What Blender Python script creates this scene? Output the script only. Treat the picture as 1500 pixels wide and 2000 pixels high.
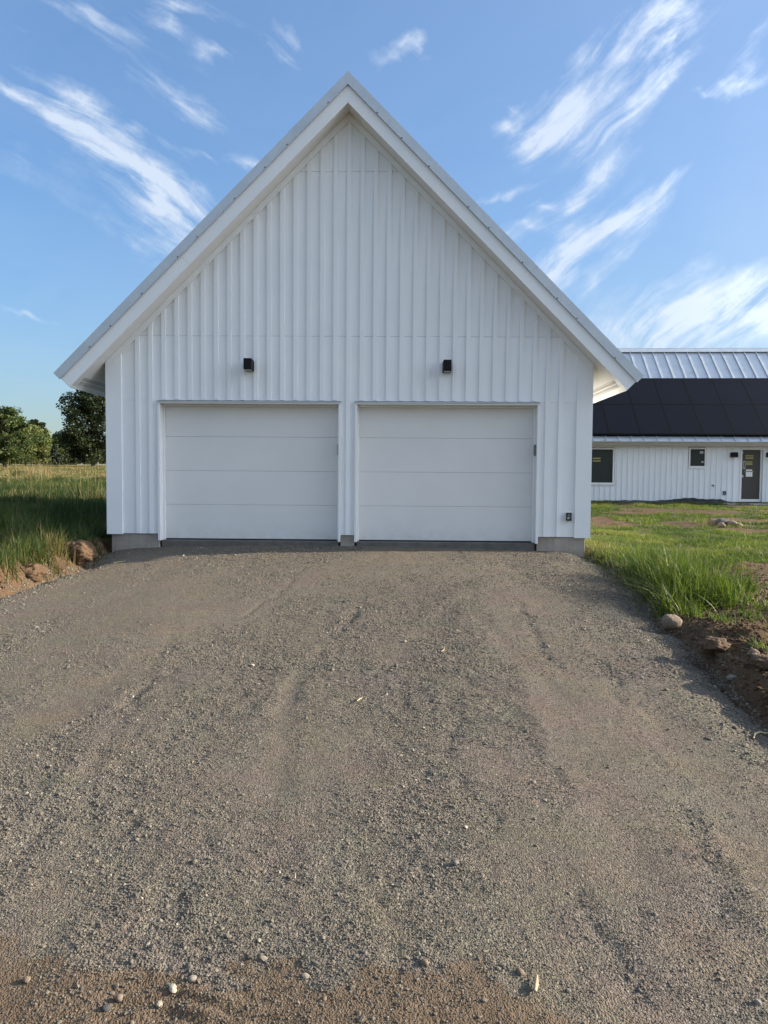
import bpy, math, random
import numpy as np
from mathutils import Matrix, Vector
rad = math.radians
for o in list(bpy.data.objects): bpy.data.objects.remove(o)
scene = bpy.context.scene
COL = scene.collection
rng = np.random.default_rng(7)
random.seed(7)

# ------------------------------------------------------------------ camera
F = 1400.0                                   # focal length in pixels of the 1500 x 2000 photograph
CAM = np.array([0.7583, -11.0698, 0.9773])
YAW, PIT, ROL = -0.0173, -0.0458, 0.0074
_cy, _sy, _cp, _sp = math.cos(YAW), math.sin(YAW), math.cos(PIT), math.sin(PIT)
FW = np.array([_sy*_cp, _cy*_cp, _sp]); RT = np.array([_cy, -_sy, 0.0]); UP = np.cross(RT, FW)
_c, _s = math.cos(ROL), math.sin(ROL); RT, UP = _c*RT + _s*UP, -_s*RT + _c*UP
cam = bpy.data.cameras.new('camera'); camo = bpy.data.objects.new('camera', cam); COL.objects.link(camo)
M = Matrix.Identity(4)
for i in range(3):
    M[i][0], M[i][1], M[i][2], M[i][3] = RT[i], UP[i], -FW[i], CAM[i]
camo.matrix_world = M
cam.sensor_fit = 'VERTICAL'; cam.sensor_height = 24; cam.lens = F/2000*24
cam.clip_start = 0.05; cam.clip_end = 6000
scene.camera = camo

# ------------------------------------------------------------------ light and exposure
SUN_EL, SUN_BACK = 20.0, 9.0                # the sun stands low on the right, a little behind the facade
SUN_STRENGTH, SKY_STRENGTH, EXPOSURE = 4.0, 0.15, 1.66
sun_dir = np.array([math.cos(rad(SUN_EL))*math.cos(rad(SUN_BACK)), math.cos(rad(SUN_EL))*math.sin(rad(SUN_BACK)), math.sin(rad(SUN_EL))])
sl = bpy.data.lights.new('sun', 'SUN'); sl.energy = SUN_STRENGTH; sl.angle = rad(0.55); sl.color = (1.0, 0.86, 0.68)
so = bpy.data.objects.new('sun', sl); COL.objects.link(so); so.location = (40, 10, 30)
so.rotation_euler = Vector(sun_dir).to_track_quat('Z', 'Y').to_euler()
vs = scene.view_settings
vs.view_transform = 'Standard'; vs.look = 'None'; vs.gamma = 1.0; vs.exposure = EXPOSURE; vs.use_curve_mapping = False

def ray(px, py):
    return FW + RT*((px-750)/F) - UP*((py-1000)/F)
def aty(px, py, Y):
    d = ray(px, py); return CAM + d*((Y-CAM[1])/d[1])

# ------------------------------------------------------------------ node helper
class NT:
    def __init__(s, nt): s.nt = nt; s.nt.nodes.clear()
    def n(s, typ, ins=None, **kw):
        nd = s.nt.nodes.new(typ)
        for k, v in kw.items(): setattr(nd, k, v)
        for k, v in (ins or {}).items():
            sk = nd.inputs[k]
            if isinstance(v, bpy.types.NodeSocket): s.nt.links.new(v, sk)
            else: sk.default_value = v
        return nd
    def math(s, op, a, b=0.0, clamp=False):
        return s.n('ShaderNodeMath', {0: a, 1: b}, operation=op, use_clamp=clamp).outputs[0]
    def vmath(s, op, a, b=(0, 0, 0)):
        return s.n('ShaderNodeVectorMath', {0: a, 1: b}, operation=op).outputs[0]
    def mix(s, f, a, b, blend='MIX'):
        nd = s.n('ShaderNodeMix', data_type='RGBA', blend_type=blend)
        for k, v in ((0, f), (6, a), (7, b)):
            if isinstance(v, bpy.types.NodeSocket): s.nt.links.new(v, nd.inputs[k])
            else: nd.inputs[k].default_value = v if k == 0 else (*v, 1) if len(v) == 3 else v
        return nd.outputs[2]
    def ramp(s, f, stops, interp='LINEAR'):
        nd = s.n('ShaderNodeValToRGB', {0: f}); cr = nd.color_ramp; cr.interpolation = interp
        while len(cr.elements) < len(stops): cr.elements.new(0.5)
        for e, (p, c) in zip(cr.elements, stops):
            e.position = p; e.color = (*c, 1) if len(c) == 3 else c
        return nd.outputs[0]
    def noise(s, vec, scale, detail=4, rough=0.55, dist=0.0):
        return s.n('ShaderNodeTexNoise', {'Vector': vec, 'Scale': scale, 'Detail': detail, 'Roughness': rough, 'Distortion': dist})
    def mapr(s, v, a, b, c=0.0, d=1.0, t='LINEAR'):
        return s.n('ShaderNodeMapRange', {0: v, 1: a, 2: b, 3: c, 4: d}, interpolation_type=t, clamp=True).outputs[0]
    def bump(s, h, strength, dist, normal=None):
        nd = s.n('ShaderNodeBump', {'Height': h, 'Strength': strength, 'Distance': dist})
        if normal: s.nt.links.new(normal, nd.inputs['Normal'])
        return nd.outputs[0]

# ------------------------------------------------------------------ world: sky with cirrus
def stereo(px, py):
    d = ray(px, py); d = d/np.linalg.norm(d); return np.array([d[0], d[2]])/(1+d[1])
world = bpy.data.worlds.new('World'); scene.world = world; world.use_nodes = True
def build_world():
    w = NT(world.node_tree)
    sky = w.n('ShaderNodeTexSky', sky_type='NISHITA')
    sky.sun_disc = False; sky.sun_elevation = rad(SUN_EL); sky.sun_rotation = rad(90-SUN_BACK)
    sky.altitude = 200; sky.air_density = 1.0; sky.dust_density = 2.2; sky.ozone_density = 3.0
    tc = w.n('ShaderNodeTexCoord').outputs['Generated']
    sep = w.n('ShaderNodeSeparateXYZ', {0: tc})
    den = w.math('MAXIMUM', w.math('ADD', sep.outputs[1], 1.0), 0.02)
    u = w.math('DIVIDE', sep.outputs[0], den); v = w.math('DIVIDE', sep.outputs[2], den)
    uv = w.n('ShaderNodeCombineXYZ', {0: u, 1: v, 2: 0.0}).outputs[0]
    # large warp so that no wisp keeps a clean outline
    w1 = w.noise(uv, 7.0, 3, 0.5); w2 = w.noise(uv, 26.0, 4, 0.6)
    wa = w.n('ShaderNodeVectorMath', {0: w.vmath('SUBTRACT', w1.outputs['Color'], (.5, .5, .5)), 3: 0.055}, operation='SCALE').outputs[0]
    wb = w.n('ShaderNodeVectorMath', {0: w.vmath('SUBTRACT', w2.outputs['Color'], (.5, .5, .5)), 3: 0.03}, operation='SCALE').outputs[0]
    uvw = w.vmath('ADD', w.vmath('ADD', uv, wa), wb)
    # x, y, half length, half width (photo pixels), angle (clockwise, degrees), weight
    wisps = [(150, 8, 150, 34, 8, .6), (345, 12, 95, 40, 15, .9), (335, 40, 26, 34, 0, .5), (430, 105, 62, 20, 8, .85), (560, 105, 62, 24, 35, .4),
             (300, 170, 160, 42, 36, .62), (390, 240, 60, 20, 20, .6), (120, 190, 150, 30, 38, .5), (180, 250, 170, 24, 24, .62), (230, 335, 165, 34, 34, .95),
             (300, 395, 70, 26, 32, .7), (275, 450, 150, 62, 22, .62), (330, 490, 80, 40, 20, .4), (400, 315, 90, 18, 10, .62), (480, 325, 60, 26, 20, .66),
             (80, 610, 80, 14, 8, .75), (390, 420, 40, 30, 20, .5), (40, 60, 60, 30, 20, .35), (520, 60, 70, 30, 40, .25), (40, 340, 90, 40, 30, .25),
             (795, 105, 68, 34, -12, .95), (835, 120, 16, 44, -10, .5), (1190, 70, 80, 40, -24, .95), (1300, 20, 90, 52, -38, 1.0), (1290, 90, 46, 32, -50, .7),
             (1085, 200, 130, 66, -32, 1.0), (985, 240, 66, 20, -8, .7), (990, 195, 60, 14, 12, .55), (1225, 195, 80, 34, -46, .85), (1260, 130, 60, 40, -50, .5),
             (1150, 322, 58, 38, -58, 1.0), (975, 380, 70, 15, -16, .75), (1120, 400, 34, 20, -55, .7), (1065, 405, 26, 12, -10, .5), (1055, 440, 44, 13, 4, .65),
             (1100, 495, 120, 62, -30, 1.0), (1230, 415, 125, 26, -38, .72), (1060, 540, 70, 34, -10, .6), (1165, 560, 54, 26, -42, .8), (1215, 520, 44, 18, -36, .7),
             (1390, 625, 290, 95, -8, 1.5), (1470, 585, 170, 70, -12, .55), (1300, 650, 160, 40, -4, .5), (210, 330, 330, 150, 32, .32), (330, 120, 260, 90, 22, .22), (1150, 330, 300, 170, -45, .30), (1250, 120, 240, 110, -42, .30), (100, 250, 170, 30, 40, .5), (60, 215, 110, 14, 28, .6), (330, 430, 120, 40, 30, .5), (1070, 250, 90, 26, -20, .6), (1180, 470, 150, 36, -45, .6), (1000, 470, 60, 20, -20, .4), (480, 60, 120, 22, 30, .35), (640, 60, 90, 16, 20, .2), (1440, 160, 74, 26, -14, .9), (1470, 110, 80, 36, -24, .7), (1490, 45, 70, 26, -30, .6), (1350, 190, 42, 12, 0, .5), (1240, 470, 60, 40, -30, .25)]
    acc = None
    for (px, py, hl, hw, ang, wt) in wisps:
        c = stereo(px, py); k = np.linalg.norm(stereo(px+1, py)-c)
        mp = w.n('ShaderNodeMapping', {0: uvw, 1: (c[0], c[1], 0), 2: (0, 0, rad(-ang)), 3: (hl*k*1.7, hw*k*1.75, 1)}, vector_type='TEXTURE').outputs[0]
        g = w.n('ShaderNodeTexGradient', {0: mp}, gradient_type='QUADRATIC_SPHERE').outputs[1]
        acc = w.n('ShaderNodeMath', {0: g, 1: wt*2.0, 2: acc if acc else 0.0}, operation='MULTIPLY_ADD').outputs[0]
    # cirrus goes on outside the view; extra unseen cloud added to light the facade
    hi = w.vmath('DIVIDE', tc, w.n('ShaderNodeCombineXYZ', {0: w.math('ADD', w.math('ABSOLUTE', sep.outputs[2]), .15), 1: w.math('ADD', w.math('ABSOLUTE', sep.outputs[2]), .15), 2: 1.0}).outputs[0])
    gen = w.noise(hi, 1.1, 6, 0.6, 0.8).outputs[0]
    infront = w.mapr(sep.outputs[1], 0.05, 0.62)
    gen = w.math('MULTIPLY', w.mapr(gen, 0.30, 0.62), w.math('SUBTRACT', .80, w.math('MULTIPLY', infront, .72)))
    # fibres: falling to the right on the left, rising to the right on the right
    def fibre(ang, sx, sy):
        r = w.n('ShaderNodeMapping', {0: w.vmath('ADD', uv, wa), 2: (0, 0, rad(ang))}).outputs[0]
        s_ = w.n('ShaderNodeMapping', {0: r, 3: (sx, sy, 1)}).outputs[0]
        return w.noise(s_, 1.0, 9, 0.62, 0.15).outputs[0]
    fl, fr = fibre(30, 15, 80), fibre(-42, 15, 72)
    side = w.mapr(u, -0.06, 0.08)
    fib = w.n('ShaderNodeMix', {0: side, 2: fl, 3: fr}, data_type='FLOAT').outputs[0]
    puff = w.noise(uvw, 34, 6, 0.6).outputs[0]
    tex = w.math('MULTIPLY', w.mapr(fib, 0.32, 0.68, 0.08, 1.25), w.mapr(puff, 0.28, 0.70, 0.40, 1.1))
    d = w.mapr(w.math('MULTIPLY', acc, tex), 0.0, 1.7, 0.0, 0.86, 'SMOOTHSTEP')
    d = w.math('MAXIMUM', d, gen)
    d = w.math('MULTIPLY', d, w.mapr(sep.outputs[2], 0.0, 0.12))
    lum = w.n('ShaderNodeRGBToBW', {0: sky.outputs[0]}).outputs[0]
    fac = w.mapr(lum, 0.9, 3.6, 0.60, 0.37)
    blue = w.n('ShaderNodeVectorMath', {0: sky.outputs[0], 3: fac}, operation='SCALE').outputs[0]
    blue = w.n('ShaderNodeHueSaturation', {'Saturation': 1.13, 'Color': blue}).outputs[0]
    # thin cloud scatters forward: brighter towards the sun, strengthened to side-light the facade
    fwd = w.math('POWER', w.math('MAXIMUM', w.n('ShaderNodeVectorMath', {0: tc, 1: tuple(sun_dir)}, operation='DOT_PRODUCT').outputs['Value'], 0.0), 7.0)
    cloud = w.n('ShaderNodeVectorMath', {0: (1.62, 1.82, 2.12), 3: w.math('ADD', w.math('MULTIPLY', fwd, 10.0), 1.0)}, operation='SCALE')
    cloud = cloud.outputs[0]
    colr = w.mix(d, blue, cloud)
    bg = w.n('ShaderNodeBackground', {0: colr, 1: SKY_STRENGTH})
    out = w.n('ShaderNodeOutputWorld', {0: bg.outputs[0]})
build_world()
world.cycles.sampling_method = 'MANUAL'; world.cycles.sample_map_resolution = 512

# ------------------------------------------------------------------ materials
MAT = {}
def material(name, fn):
    m = bpy.data.materials.new(name); m.use_nodes = True
    w = NT(m.node_tree); out = w.n('ShaderNodeOutputMaterial')
    sh = fn(w); w.nt.links.new(sh, out.inputs[0]); MAT[name] = m
    return m
def pbsdf(w, color, rough=0.5, metal=0.0, normal=None, spec=0.5):
    ins = {'Base Color': color if isinstance(color, bpy.types.NodeSocket) else (*color, 1), 'Roughness': rough, 'Metallic': metal, 'Specular IOR Level': spec}
    if normal: ins['Normal'] = normal
    return w.n('ShaderNodeBsdfPrincipled', ins).outputs[0]
def objco(w): return w.n('ShaderNodeTexCoord').outputs['Object']

def paint_white(scale, rotz=0.0):
    def fn(w):
        co = objco(w)
        if rotz: co = w.n('ShaderNodeMapping', {0: co, 2: (0, rotz, 0)}).outputs[0]
        st = w.n('ShaderNodeMapping', {0: co, 3: scale}).outputs[0]
        g = w.noise(st, 1.0, 5, 0.65, 1.2).outputs[0]
        big = w.noise(co, 1.3, 3, 0.5).outputs[0]
        c = w.mix(w.mapr(big, .3, .7), (.785, .812, .835), (.845, .862, .875))
        c = w.mix(w.mapr(g, .60, .78, 0, .22), c, (.60, .61, .62))
        c = w.mix(w.math('MULTIPLY', w.n('ShaderNodeObjectInfo').outputs['Random'], .16), c, (.62, .62, .61))
        return pbsdf(w, c, w.mapr(g, .2, .8, .45, .62), normal=w.bump(g, 0.5, 0.0025))
    return fn
material('siding_paint', paint_white((70, 70, 4.5)))
material('batten_paint', paint_white((90, 90, 6)))
material('fascia_paint_rising', paint_white((5, 70, 70), rad(45)))
material('fascia_paint_falling', paint_white((5, 70, 70), rad(-45)))
def smooth_white(base, rough, grime=0.0):
    def fn(w):
        co = objco(w); n1 = w.noise(co, 2.2, 4, .6).outputs[0]; n2 = w.noise(co, 160, 2, .5).outputs[0]
        c = w.mix(w.mapr(n1, .3, .75, 0, .5+grime), base, tuple(b*.93 for b in base))
        return pbsdf(w, c, rough, normal=w.bump(n2, .12, .001))
    return fn
def door_paint(w):
    co = objco(w); n1 = w.noise(co, 1.6, 4, .6).outputs[0]
    g = w.noise(w.n('ShaderNodeMapping', {0: co, 3: (7, 60, 90)}).outputs[0], 1, 4, .6).outputs[0]
    c = w.mix(w.mapr(n1, .3, .75, 0, .7), (.72, .725, .715), (.665, .668, .655))
    z = w.n('ShaderNodeSeparateXYZ', {0: co}).outputs[2]
    dust = w.math('MULTIPLY', w.mapr(z, .0, .28, 1, 0), w.mapr(w.noise(co, 9, 5, .65).outputs[0], .35, .7))
    c = w.mix(w.math('MULTIPLY', dust, .35), c, (.42, .36, .28))
    return pbsdf(w, c, w.mapr(g, .3, .7, .38, .5), normal=w.bump(w.math('ADD', w.math('MULTIPLY', g, .3), n1), .25, .004))
material('door_paint', door_paint)
material('trim_paint', smooth_white((.80, .81, .81), .45))
material('fascia_shaded', smooth_white((.60, .585, .55), .5))  # shade on the downward-facing white fascia is put into this base colour
material('soffit_paint', smooth_white((.79, .78, .75), .55))
material('window_vinyl', smooth_white((.80, .80, .79), .35))
def galv(w):
    co = objco(w); n = w.noise(co, 3.0, 4, .6).outputs[0]; n2 = w.noise(co, 45, 3, .6).outputs[0]
    c = w.mix(w.mapr(n, .3, .7), (.47, .51, .55), (.56, .60, .63))
    r = w.math('ADD', w.mapr(n2, .3, .7, .30, .42), w.mapr(n, .3, .7, 0, .1))
    return pbsdf(w, c, r, .45, normal=w.bump(n, .15, .02))
material('galvalume', galv)
material('dark_gap', lambda w: pbsdf(w, (.035, .036, .04), .9))
material('rubber_black', lambda w: pbsdf(w, (.012, .012, .013), .7))
def lampblack(w):
    n = w.noise(objco(w), 400, 2).outputs[0]
    return pbsdf(w, (.006, .006, .008), .6, normal=w.bump(n, .2, .0006), spec=.2)
material('lamp_black', lampblack)
def concrete(w):
    co = objco(w); n = w.noise(co, 3.5, 6, .65).outputs[0]; n2 = w.noise(co, 60, 4, .6).outputs[0]
    st = w.noise(w.n('ShaderNodeMapping', {0: co, 3: (9, 9, 1.0)}).outputs[0], 1, 4, .6).outputs[0]
    c = w.ramp(n, [(.25, (.24, .215, .18)), (.5, (.33, .30, .255)), (.75, (.40, .365, .31))])
    c = w.mix(w.mapr(st, .5, .75, 0, .55), c, (.20, .17, .135))
    return pbsdf(w, c, .9, normal=w.bump(n2, .5, .004))
material('concrete', concrete)
material('concrete_dark', lambda w: pbsdf(w, w.ramp(w.noise(objco(w), 6, 5).outputs[0], [(.3, (.085, .08, .07)), (.7, (.15, .14, .125))]), .9))
def solar(w):
    co = objco(w); n = w.noise(co, 1.1, 3).outputs[0]
    c = w.mix(w.mapr(n, .3, .7), (.005, .006, .010), (.007, .009, .014))
    return pbsdf(w, c, .32, spec=.10)
material('solar_glass', solar)
material('solar_frame', lambda w: pbsdf(w, (.004, .004, .005), .6, spec=.1))
def glassy(base, rough):
    def fn(w):
        n = w.noise(objco(w), 1.6, 2).outputs[0]
        return pbsdf(w, base, rough, spec=.16, normal=w.bump(n, .04, .05))
    return fn
material('window_glass', glassy((.040, .046, .046), .03))
material('door_glass', glassy((.085, .080, .072), .10))
material('plastic_grey', lambda w: pbsdf(w, (.16, .165, .17), .5))
material('plastic_pale', lambda w: pbsdf(w, (.42, .43, .43), .5))
material('plastic_smoke', lambda w: pbsdf(w, (.03, .026, .028), .2))
material('brass_dull', lambda w: pbsdf(w, (.12, .09, .05), .45, .7))
material('steel', lambda w: pbsdf(w, (.45, .46, .47), .35, .9))
material('paper', lambda w: pbsdf(w, (.80, .80, .78), .8))
material('sticker_yellow', lambda w: pbsdf(w, (.34, .31, .10), .6))
material('sticker_print', lambda w: pbsdf(w, (.07, .06, .03), .6))
material('plastic_sheet', lambda w: pbsdf(w, (.010, .010, .012), .35, normal=w.bump(w.noise(objco(w), 9, 4).outputs[0], .8, .05)))

# ------------------------------------------------------------------ mesh helpers
def mesh_obj(name, verts, faces, mat=None, parent=None, smooth=False):
    me = bpy.data.meshes.new(name); me.from_pydata([tuple(map(float, v)) for v in verts], [], faces); me.update()
    if mat: me.materials.append(MAT[mat] if isinstance(mat, str) else mat)
    if smooth: me.polygons.foreach_set('use_smooth', [True]*len(me.polygons))
    o = bpy.data.objects.new(name, me); COL.objects.link(o)
    if parent: o.parent = parent
    return o
def np_mesh(name, V, Fq=None, Ft=None, mat=None, parent=None, smooth=False, attrs=None):
    me = bpy.data.meshes.new(name); V = np.asarray(V, np.float32)
    me.vertices.add(len(V)); me.vertices.foreach_set('co', V.ravel())
    idx, st, tot = [], [], 0
    if Fq is not None and len(Fq):
        idx.append(np.asarray(Fq, np.int32).ravel()); st.append(np.arange(len(Fq))*4); tot += len(Fq)*4
    if Ft is not None and len(Ft):
        idx.append(np.asarray(Ft, np.int32).ravel()); st.append(tot+np.arange(len(Ft))*3)
    if idx:
        idx = np.concatenate(idx); st = np.concatenate(st).astype(np.int32)
        me.loops.add(len(idx)); me.loops.foreach_set('vertex_index', idx)
        me.polygons.add(len(st)); me.polygons.foreach_set('loop_start', st)
        if smooth: me.polygons.foreach_set('use_smooth', np.ones(len(st), bool))
    for k, a in (attrs or {}).items():
        a = np.asarray(a, np.float32)
        at = me.attributes.new(k, 'FLOAT' if a.ndim == 1 else 'FLOAT_VECTOR', 'POINT')
        at.data.foreach_set('value' if a.ndim == 1 else 'vector', a.ravel())
    me.update(calc_edges=True); me.validate()
    if mat: me.materials.append(MAT[mat])
    o = bpy.data.objects.new(name, me); COL.objects.link(o)
    if parent: o.parent = parent
    return o
class MB:
    def __init__(s): s.v = []; s.f = []
    def box(s, x0, x1, y0, y1, z0, z1):
        b = len(s.v); s.v += [(x, y, z) for z in (z0, z1) for y in (y0, y1) for x in (x0, x1)]
        s.f += [(b, b+2, b+3, b+1), (b+4, b+5, b+7, b+6), (b, b+1, b+5, b+4), (b+2, b+6, b+7, b+3), (b, b+4, b+6, b+2), (b+1, b+3, b+7, b+5)]
        return s
    def prism(s, poly, y0, y1):           # polygon in xz, anticlockwise seen from the front (-y)
        b = len(s.v); n = len(poly); s.v += [(x, y0, z) for x, z in poly]+[(x, y1, z) for x, z in poly]
        s.f += [tuple(range(b, b+n)), tuple(range(b+2*n-1, b+n-1, -1))]
        s.f += [(b+i, b+n+i, b+n+(i+1) % n, b+(i+1) % n) for i in range(n)]
        return s
    def hexa(s, p):                       # eight corners: 4 below/front, 4 above/back
        b = len(s.v); s.v += [tuple(q) for q in p]
        s.f += [(b, b+3, b+2, b+1), (b+4, b+5, b+6, b+7)]+[(b+i, b+(i+1) % 4, b+4+(i+1) % 4, b+4+i) for i in range(4)]
        return s
    def build(s, name, mat, parent=None, bevel=0.0):
        o = mesh_obj(name, s.v, s.f, mat, parent)
        if bevel:
            m = o.modifiers.new('bevel', 'BEVEL'); m.width = bevel; m.segments = 2; m.limit_method = 'ANGLE'
        return o
def tag(o, label=None, cat=None, group=None, kind=None):
    for k, v in (('label', label), ('category', cat), ('group', group), ('kind', kind)):
        if v: o[k] = v
    return o
def empty(name, loc, rz=0.0):
    o = bpy.data.objects.new(name, None); COL.objects.link(o); o.location = [float(c) for c in loc]; o.rotation_euler = (0, 0, rz)
    o.empty_display_size = .1; return o

# ------------------------------------------------------------------ numpy noise
_P = rng.permutation(4096)
def vnoise(x, y, seed=0):
    xi = np.floor(x).astype(np.int64); yi = np.floor(y).astype(np.int64); fx = x-xi; fy = y-yi
    fx = fx*fx*fx*(fx*(fx*6-15)+10); fy = fy*fy*fy*(fy*(fy*6-15)+10)
    h = lambda a, b: _P[(_P[(a+seed*131) & 4095]+b*17+seed*57) & 4095]/4095.0
    a, b, c, d = h(xi, yi), h(xi+1, yi), h(xi, yi+1), h(xi+1, yi+1)
    return (a*(1-fx)+b*fx)*(1-fy)+(c*(1-fx)+d*fx)*fy
def fbm(x, y, oct=4, seed=0, gain=.5):
    s, a, t = 0., 1., 0.
    for i in range(oct):
        s = s+a*vnoise(x*2**i+i*13.7, y*2**i+i*7.3, seed+i); t += a; a *= gain
    return s/t
def sstep(a, b, x):
    t = np.clip((x-a)/(b-a), 0, 1); return t*t*(3-2*t)

# ------------------------------------------------------------------ terrain
def drive_edges(y):
    xl = np.interp(y, [-40, -7, -3.6, -1.9, -.6, .2], [-4.3, -3.8, -3.52, -3.42, -3.5, -3.72])
    xr = np.interp(y, [-40, -9, -6.9, -6.2, -4.9, -3.1, -.6, .2], [2.3, 2.75, 2.88, 2.95, 3.12, 3.42, 3.6, 3.72])
    return xl, xr
def edge_dist(x, y):                      # >0 outside the driveway
    xl, xr = drive_edges(y)
    d = np.maximum(xl-x, x-xr)
    d = d + (fbm(x*2.2, y*2.2, 3, 40)-.5)*.24
    return np.where(y > .25, np.maximum(d, .6), d)
def drive_z(x, y):
    z = -.062+.044*np.minimum(y, 0)-.0062*x*x
    d = edge_dist(x, y)
    z = z-.07*sstep(-.35, .1, d)
    return z+(fbm(x*.7, y*.4, 3, 60)-.5)*.035
def land_z(x, y):
    zl = np.interp(y, [-60, -20, 0, 3, 15, 40, 50, 90, 3000], [-2.2, -.84, .0, .22, .80, 1.62, 1.9, 2.6, 12])
    zr = np.interp(y, [-60, -20, 0, 16, 30, 3000], [-2.5, -.985, -.135, .17, .3, 3])
    t = sstep(-4, 6, x)
    return zl*(1-t)+zr*t
def ground_z(x, y):
    d = edge_dist(x, y); z = land_z(x, y)
    near = np.exp(-np.maximum(d-.1, 0)/1.5)
    z = z+(fbm(x*1.3, y*1.3, 4, 3)-.5)*.10*sstep(-.05, .5, d)
    left = sstep(0, -2, x)
    # rough banks of spoil along both edges
    lump = fbm(x*3.1, y*3.1, 4, 9)
    bl = np.exp(-((d-.42)/.36)**2)*sstep(-4.6, -3.0, y)*sstep(.3, -1.0, y)*left*(.0+.24*lump)
    br = np.exp(-((d-.42)/.34)**2)*sstep(-9.5, -7.5, y)*sstep(-4.2, -5.2, y)*(1-left)*(.0+.20*fbm(x*4.3, y*4.3, 4, 19)*lump*1.6)
    br2 = np.exp(-((d-.9)/.6)**2)*sstep(-5, -3.6, y)*sstep(-.3, -2, y)*(1-left)*.08
    z = z+bl+br+br2+near*((fbm(x*7, y*7, 3, 14)-.5)*.05+(fbm(x*17, y*17, 2, 15)-.5)*.03)
    w = sstep(-.06, .22, d)
    return (drive_z(x, y)-.05)*(1-w)+z*w
def gz(x, y): return float(ground_z(np.array([float(x)]), np.array([float(y)]))[0])
def dz(x, y): return float(drive_z(np.array([float(x)]), np.array([float(y)]))[0])
def on_ground(px, py, fn=None):           # a pixel's ray meets the ground
    d = ray(px, py); f = fn or (lambda x, y: np.maximum(ground_z(x, y), np.where(edge_dist(x, y) < .1, drive_z(x, y), -9)))
    t = np.concatenate([np.linspace(1.2, 20, 3000), np.linspace(20, 90, 2000)])
    P = CAM[None]+d[None]*t[:, None]
    k = np.argmax(P[:, 2] < f(P[:, 0], P[:, 1]))
    return P[k]

def axis(segs):
    out = [segs[0][0]]
    for a, b, s in segs: out += list(np.linspace(a, b, max(1, int(round((b-a)/s)))+1)[1:])
    return np.array(out)
def grid_mesh(name, xs, ys, zf, mat, attrs=None, keep=None):
    X, Y = np.meshgrid(xs, ys); x, y = X.ravel(), Y.ravel(); z = zf(x, y)
    nx, ny = len(xs), len(ys)
    i = (np.arange(ny-1)[:, None]*nx+np.arange(nx-1)[None]).ravel()
    q = np.stack([i, i+1, i+nx+1, i+nx], 1)
    if keep is not None:
        kv = keep(x, y); q = q[kv[q].any(1)]
        used = np.zeros(len(x), bool); used[q.ravel()] = True
        rm = np.cumsum(used)-1; q = rm[q]; x, y, z = x[used], y[used], z[used]
    at = attrs(x, y, z) if attrs else None
    return np_mesh(name, np.stack([x, y, z], 1), q, mat=mat, smooth=True, attrs=at)

PATCH = []
for (px, py, rx, ry) in ((1450, 1128, 1.0, .7), (1475, 1150, 1.1, .7), (1500, 1120, 1.3, .7), (1465, 1185, .9, .6), (1400, 1222, .55, .35), (1500, 1225, .9, .6), (1365, 1225, .4, .25), (1260, 996, 1.6, 1.0), (1400, 999, 2.2, .9), (1500, 990, 2.5, .9), (1470, 1040, .9, .8), (1330, 1003, 1.4, .5), (1220, 1003, .9, .5)):
    q = on_ground(px, py); PATCH.append((q[0], q[1], rx, ry))
def ground_attrs(x, y, z):
    d = edge_dist(x, y)
    left = sstep(1, -2, x)
    n = fbm(x*.55, y*.55, 4, 21); n2 = fbm(x*1.9, y*1.9, 3, 23)
    # how far bare soil shows: spoil by the drive, patches in the young lawn
    soil_edge = sstep(1.15, .35, d+(n2-.5)*.9)
    soil_r = np.clip(sstep(.50, .62, n)+sstep(3.2, 1.6, d)*sstep(-3.8, -5.2, y)*.9+sstep(12.5, 15, y)*.35*n2, 0, 1)*(1-left)
    soil = np.clip(np.maximum(soil_edge*(.55+.45*left), soil_r), 0, 1)
    pt = sum(np.exp(-(((x-a)/e)**2+((y-b)/f)**2)*1.2) for a, b, e, f in PATCH)
    soil_p = sstep(.35, .75, pt+(n2-.5)*.9)
    soil = np.where((x > 3.5) & (d < 2.2) & (y > -4.6) & (y < 0), np.minimum(soil, .35), soil)
    soil = np.maximum(soil, soil_p)
    dry = sstep(13, 22, y+(n-.5)*10)*left
    return {'soil': soil, 'dry': dry}
def ground_mat(w):
    co = objco(w)
    soil = w.n('ShaderNodeAttribute', attribute_name='soil').outputs['Fac']
    dry = w.n('ShaderNodeAttribute', attribute_name='dry').outputs['Fac']
    n1 = w.noise(co, 4, 6, .65).outputs[0]; n2 = w.noise(co, 38, 5, .65).outputs[0]; n3 = w.noise(co, 1.2, 4, .6).outputs[0]
    earth = w.ramp(n1, [(.25, (.052, .033, .018)), (.5, (.099, .061, .034)), (.75, (.141, .092, .052))])
    earth = w.mix(w.mapr(n2, .4, .75, 0, .5), earth, (.071, .051, .034))
    turf = w.ramp(n2, [(.25, (.030, .032, .012)), (.55, (.066, .068, .024)), (.8, (.125, .10, .05))])
    straw = w.ramp(n3, [(.3, (.16, .125, .055)), (.6, (.24, .19, .09)), (.8, (.13, .125, .05))])
    g = w.mix(dry, turf, straw)
    f = w.mapr(w.math('ADD', soil, w.math('MULTIPLY', w.math('SUBTRACT', n1, .5), .7)), .3, .6)
    c = w.mix(f, g, earth)
    h = w.math('ADD', w.math('MULTIPLY', n1, .6), w.math('MULTIPLY', n2, .5))
    return pbsdf(w, c, .95, normal=w.bump(h, .9, .035), spec=.15)
material('ground_earth', ground_mat)
gx = axis([(-2500, -400, 300), (-400, -60, 34), (-60, -12, 2.0), (-12, -7, .25), (-7, -2.6, .05), (-2.6, 2.4, .5), (2.4, 7, .05), (7, 15, .12), (15, 40, 1.0), (40, 400, 36), (400, 2500, 300)])
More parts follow.
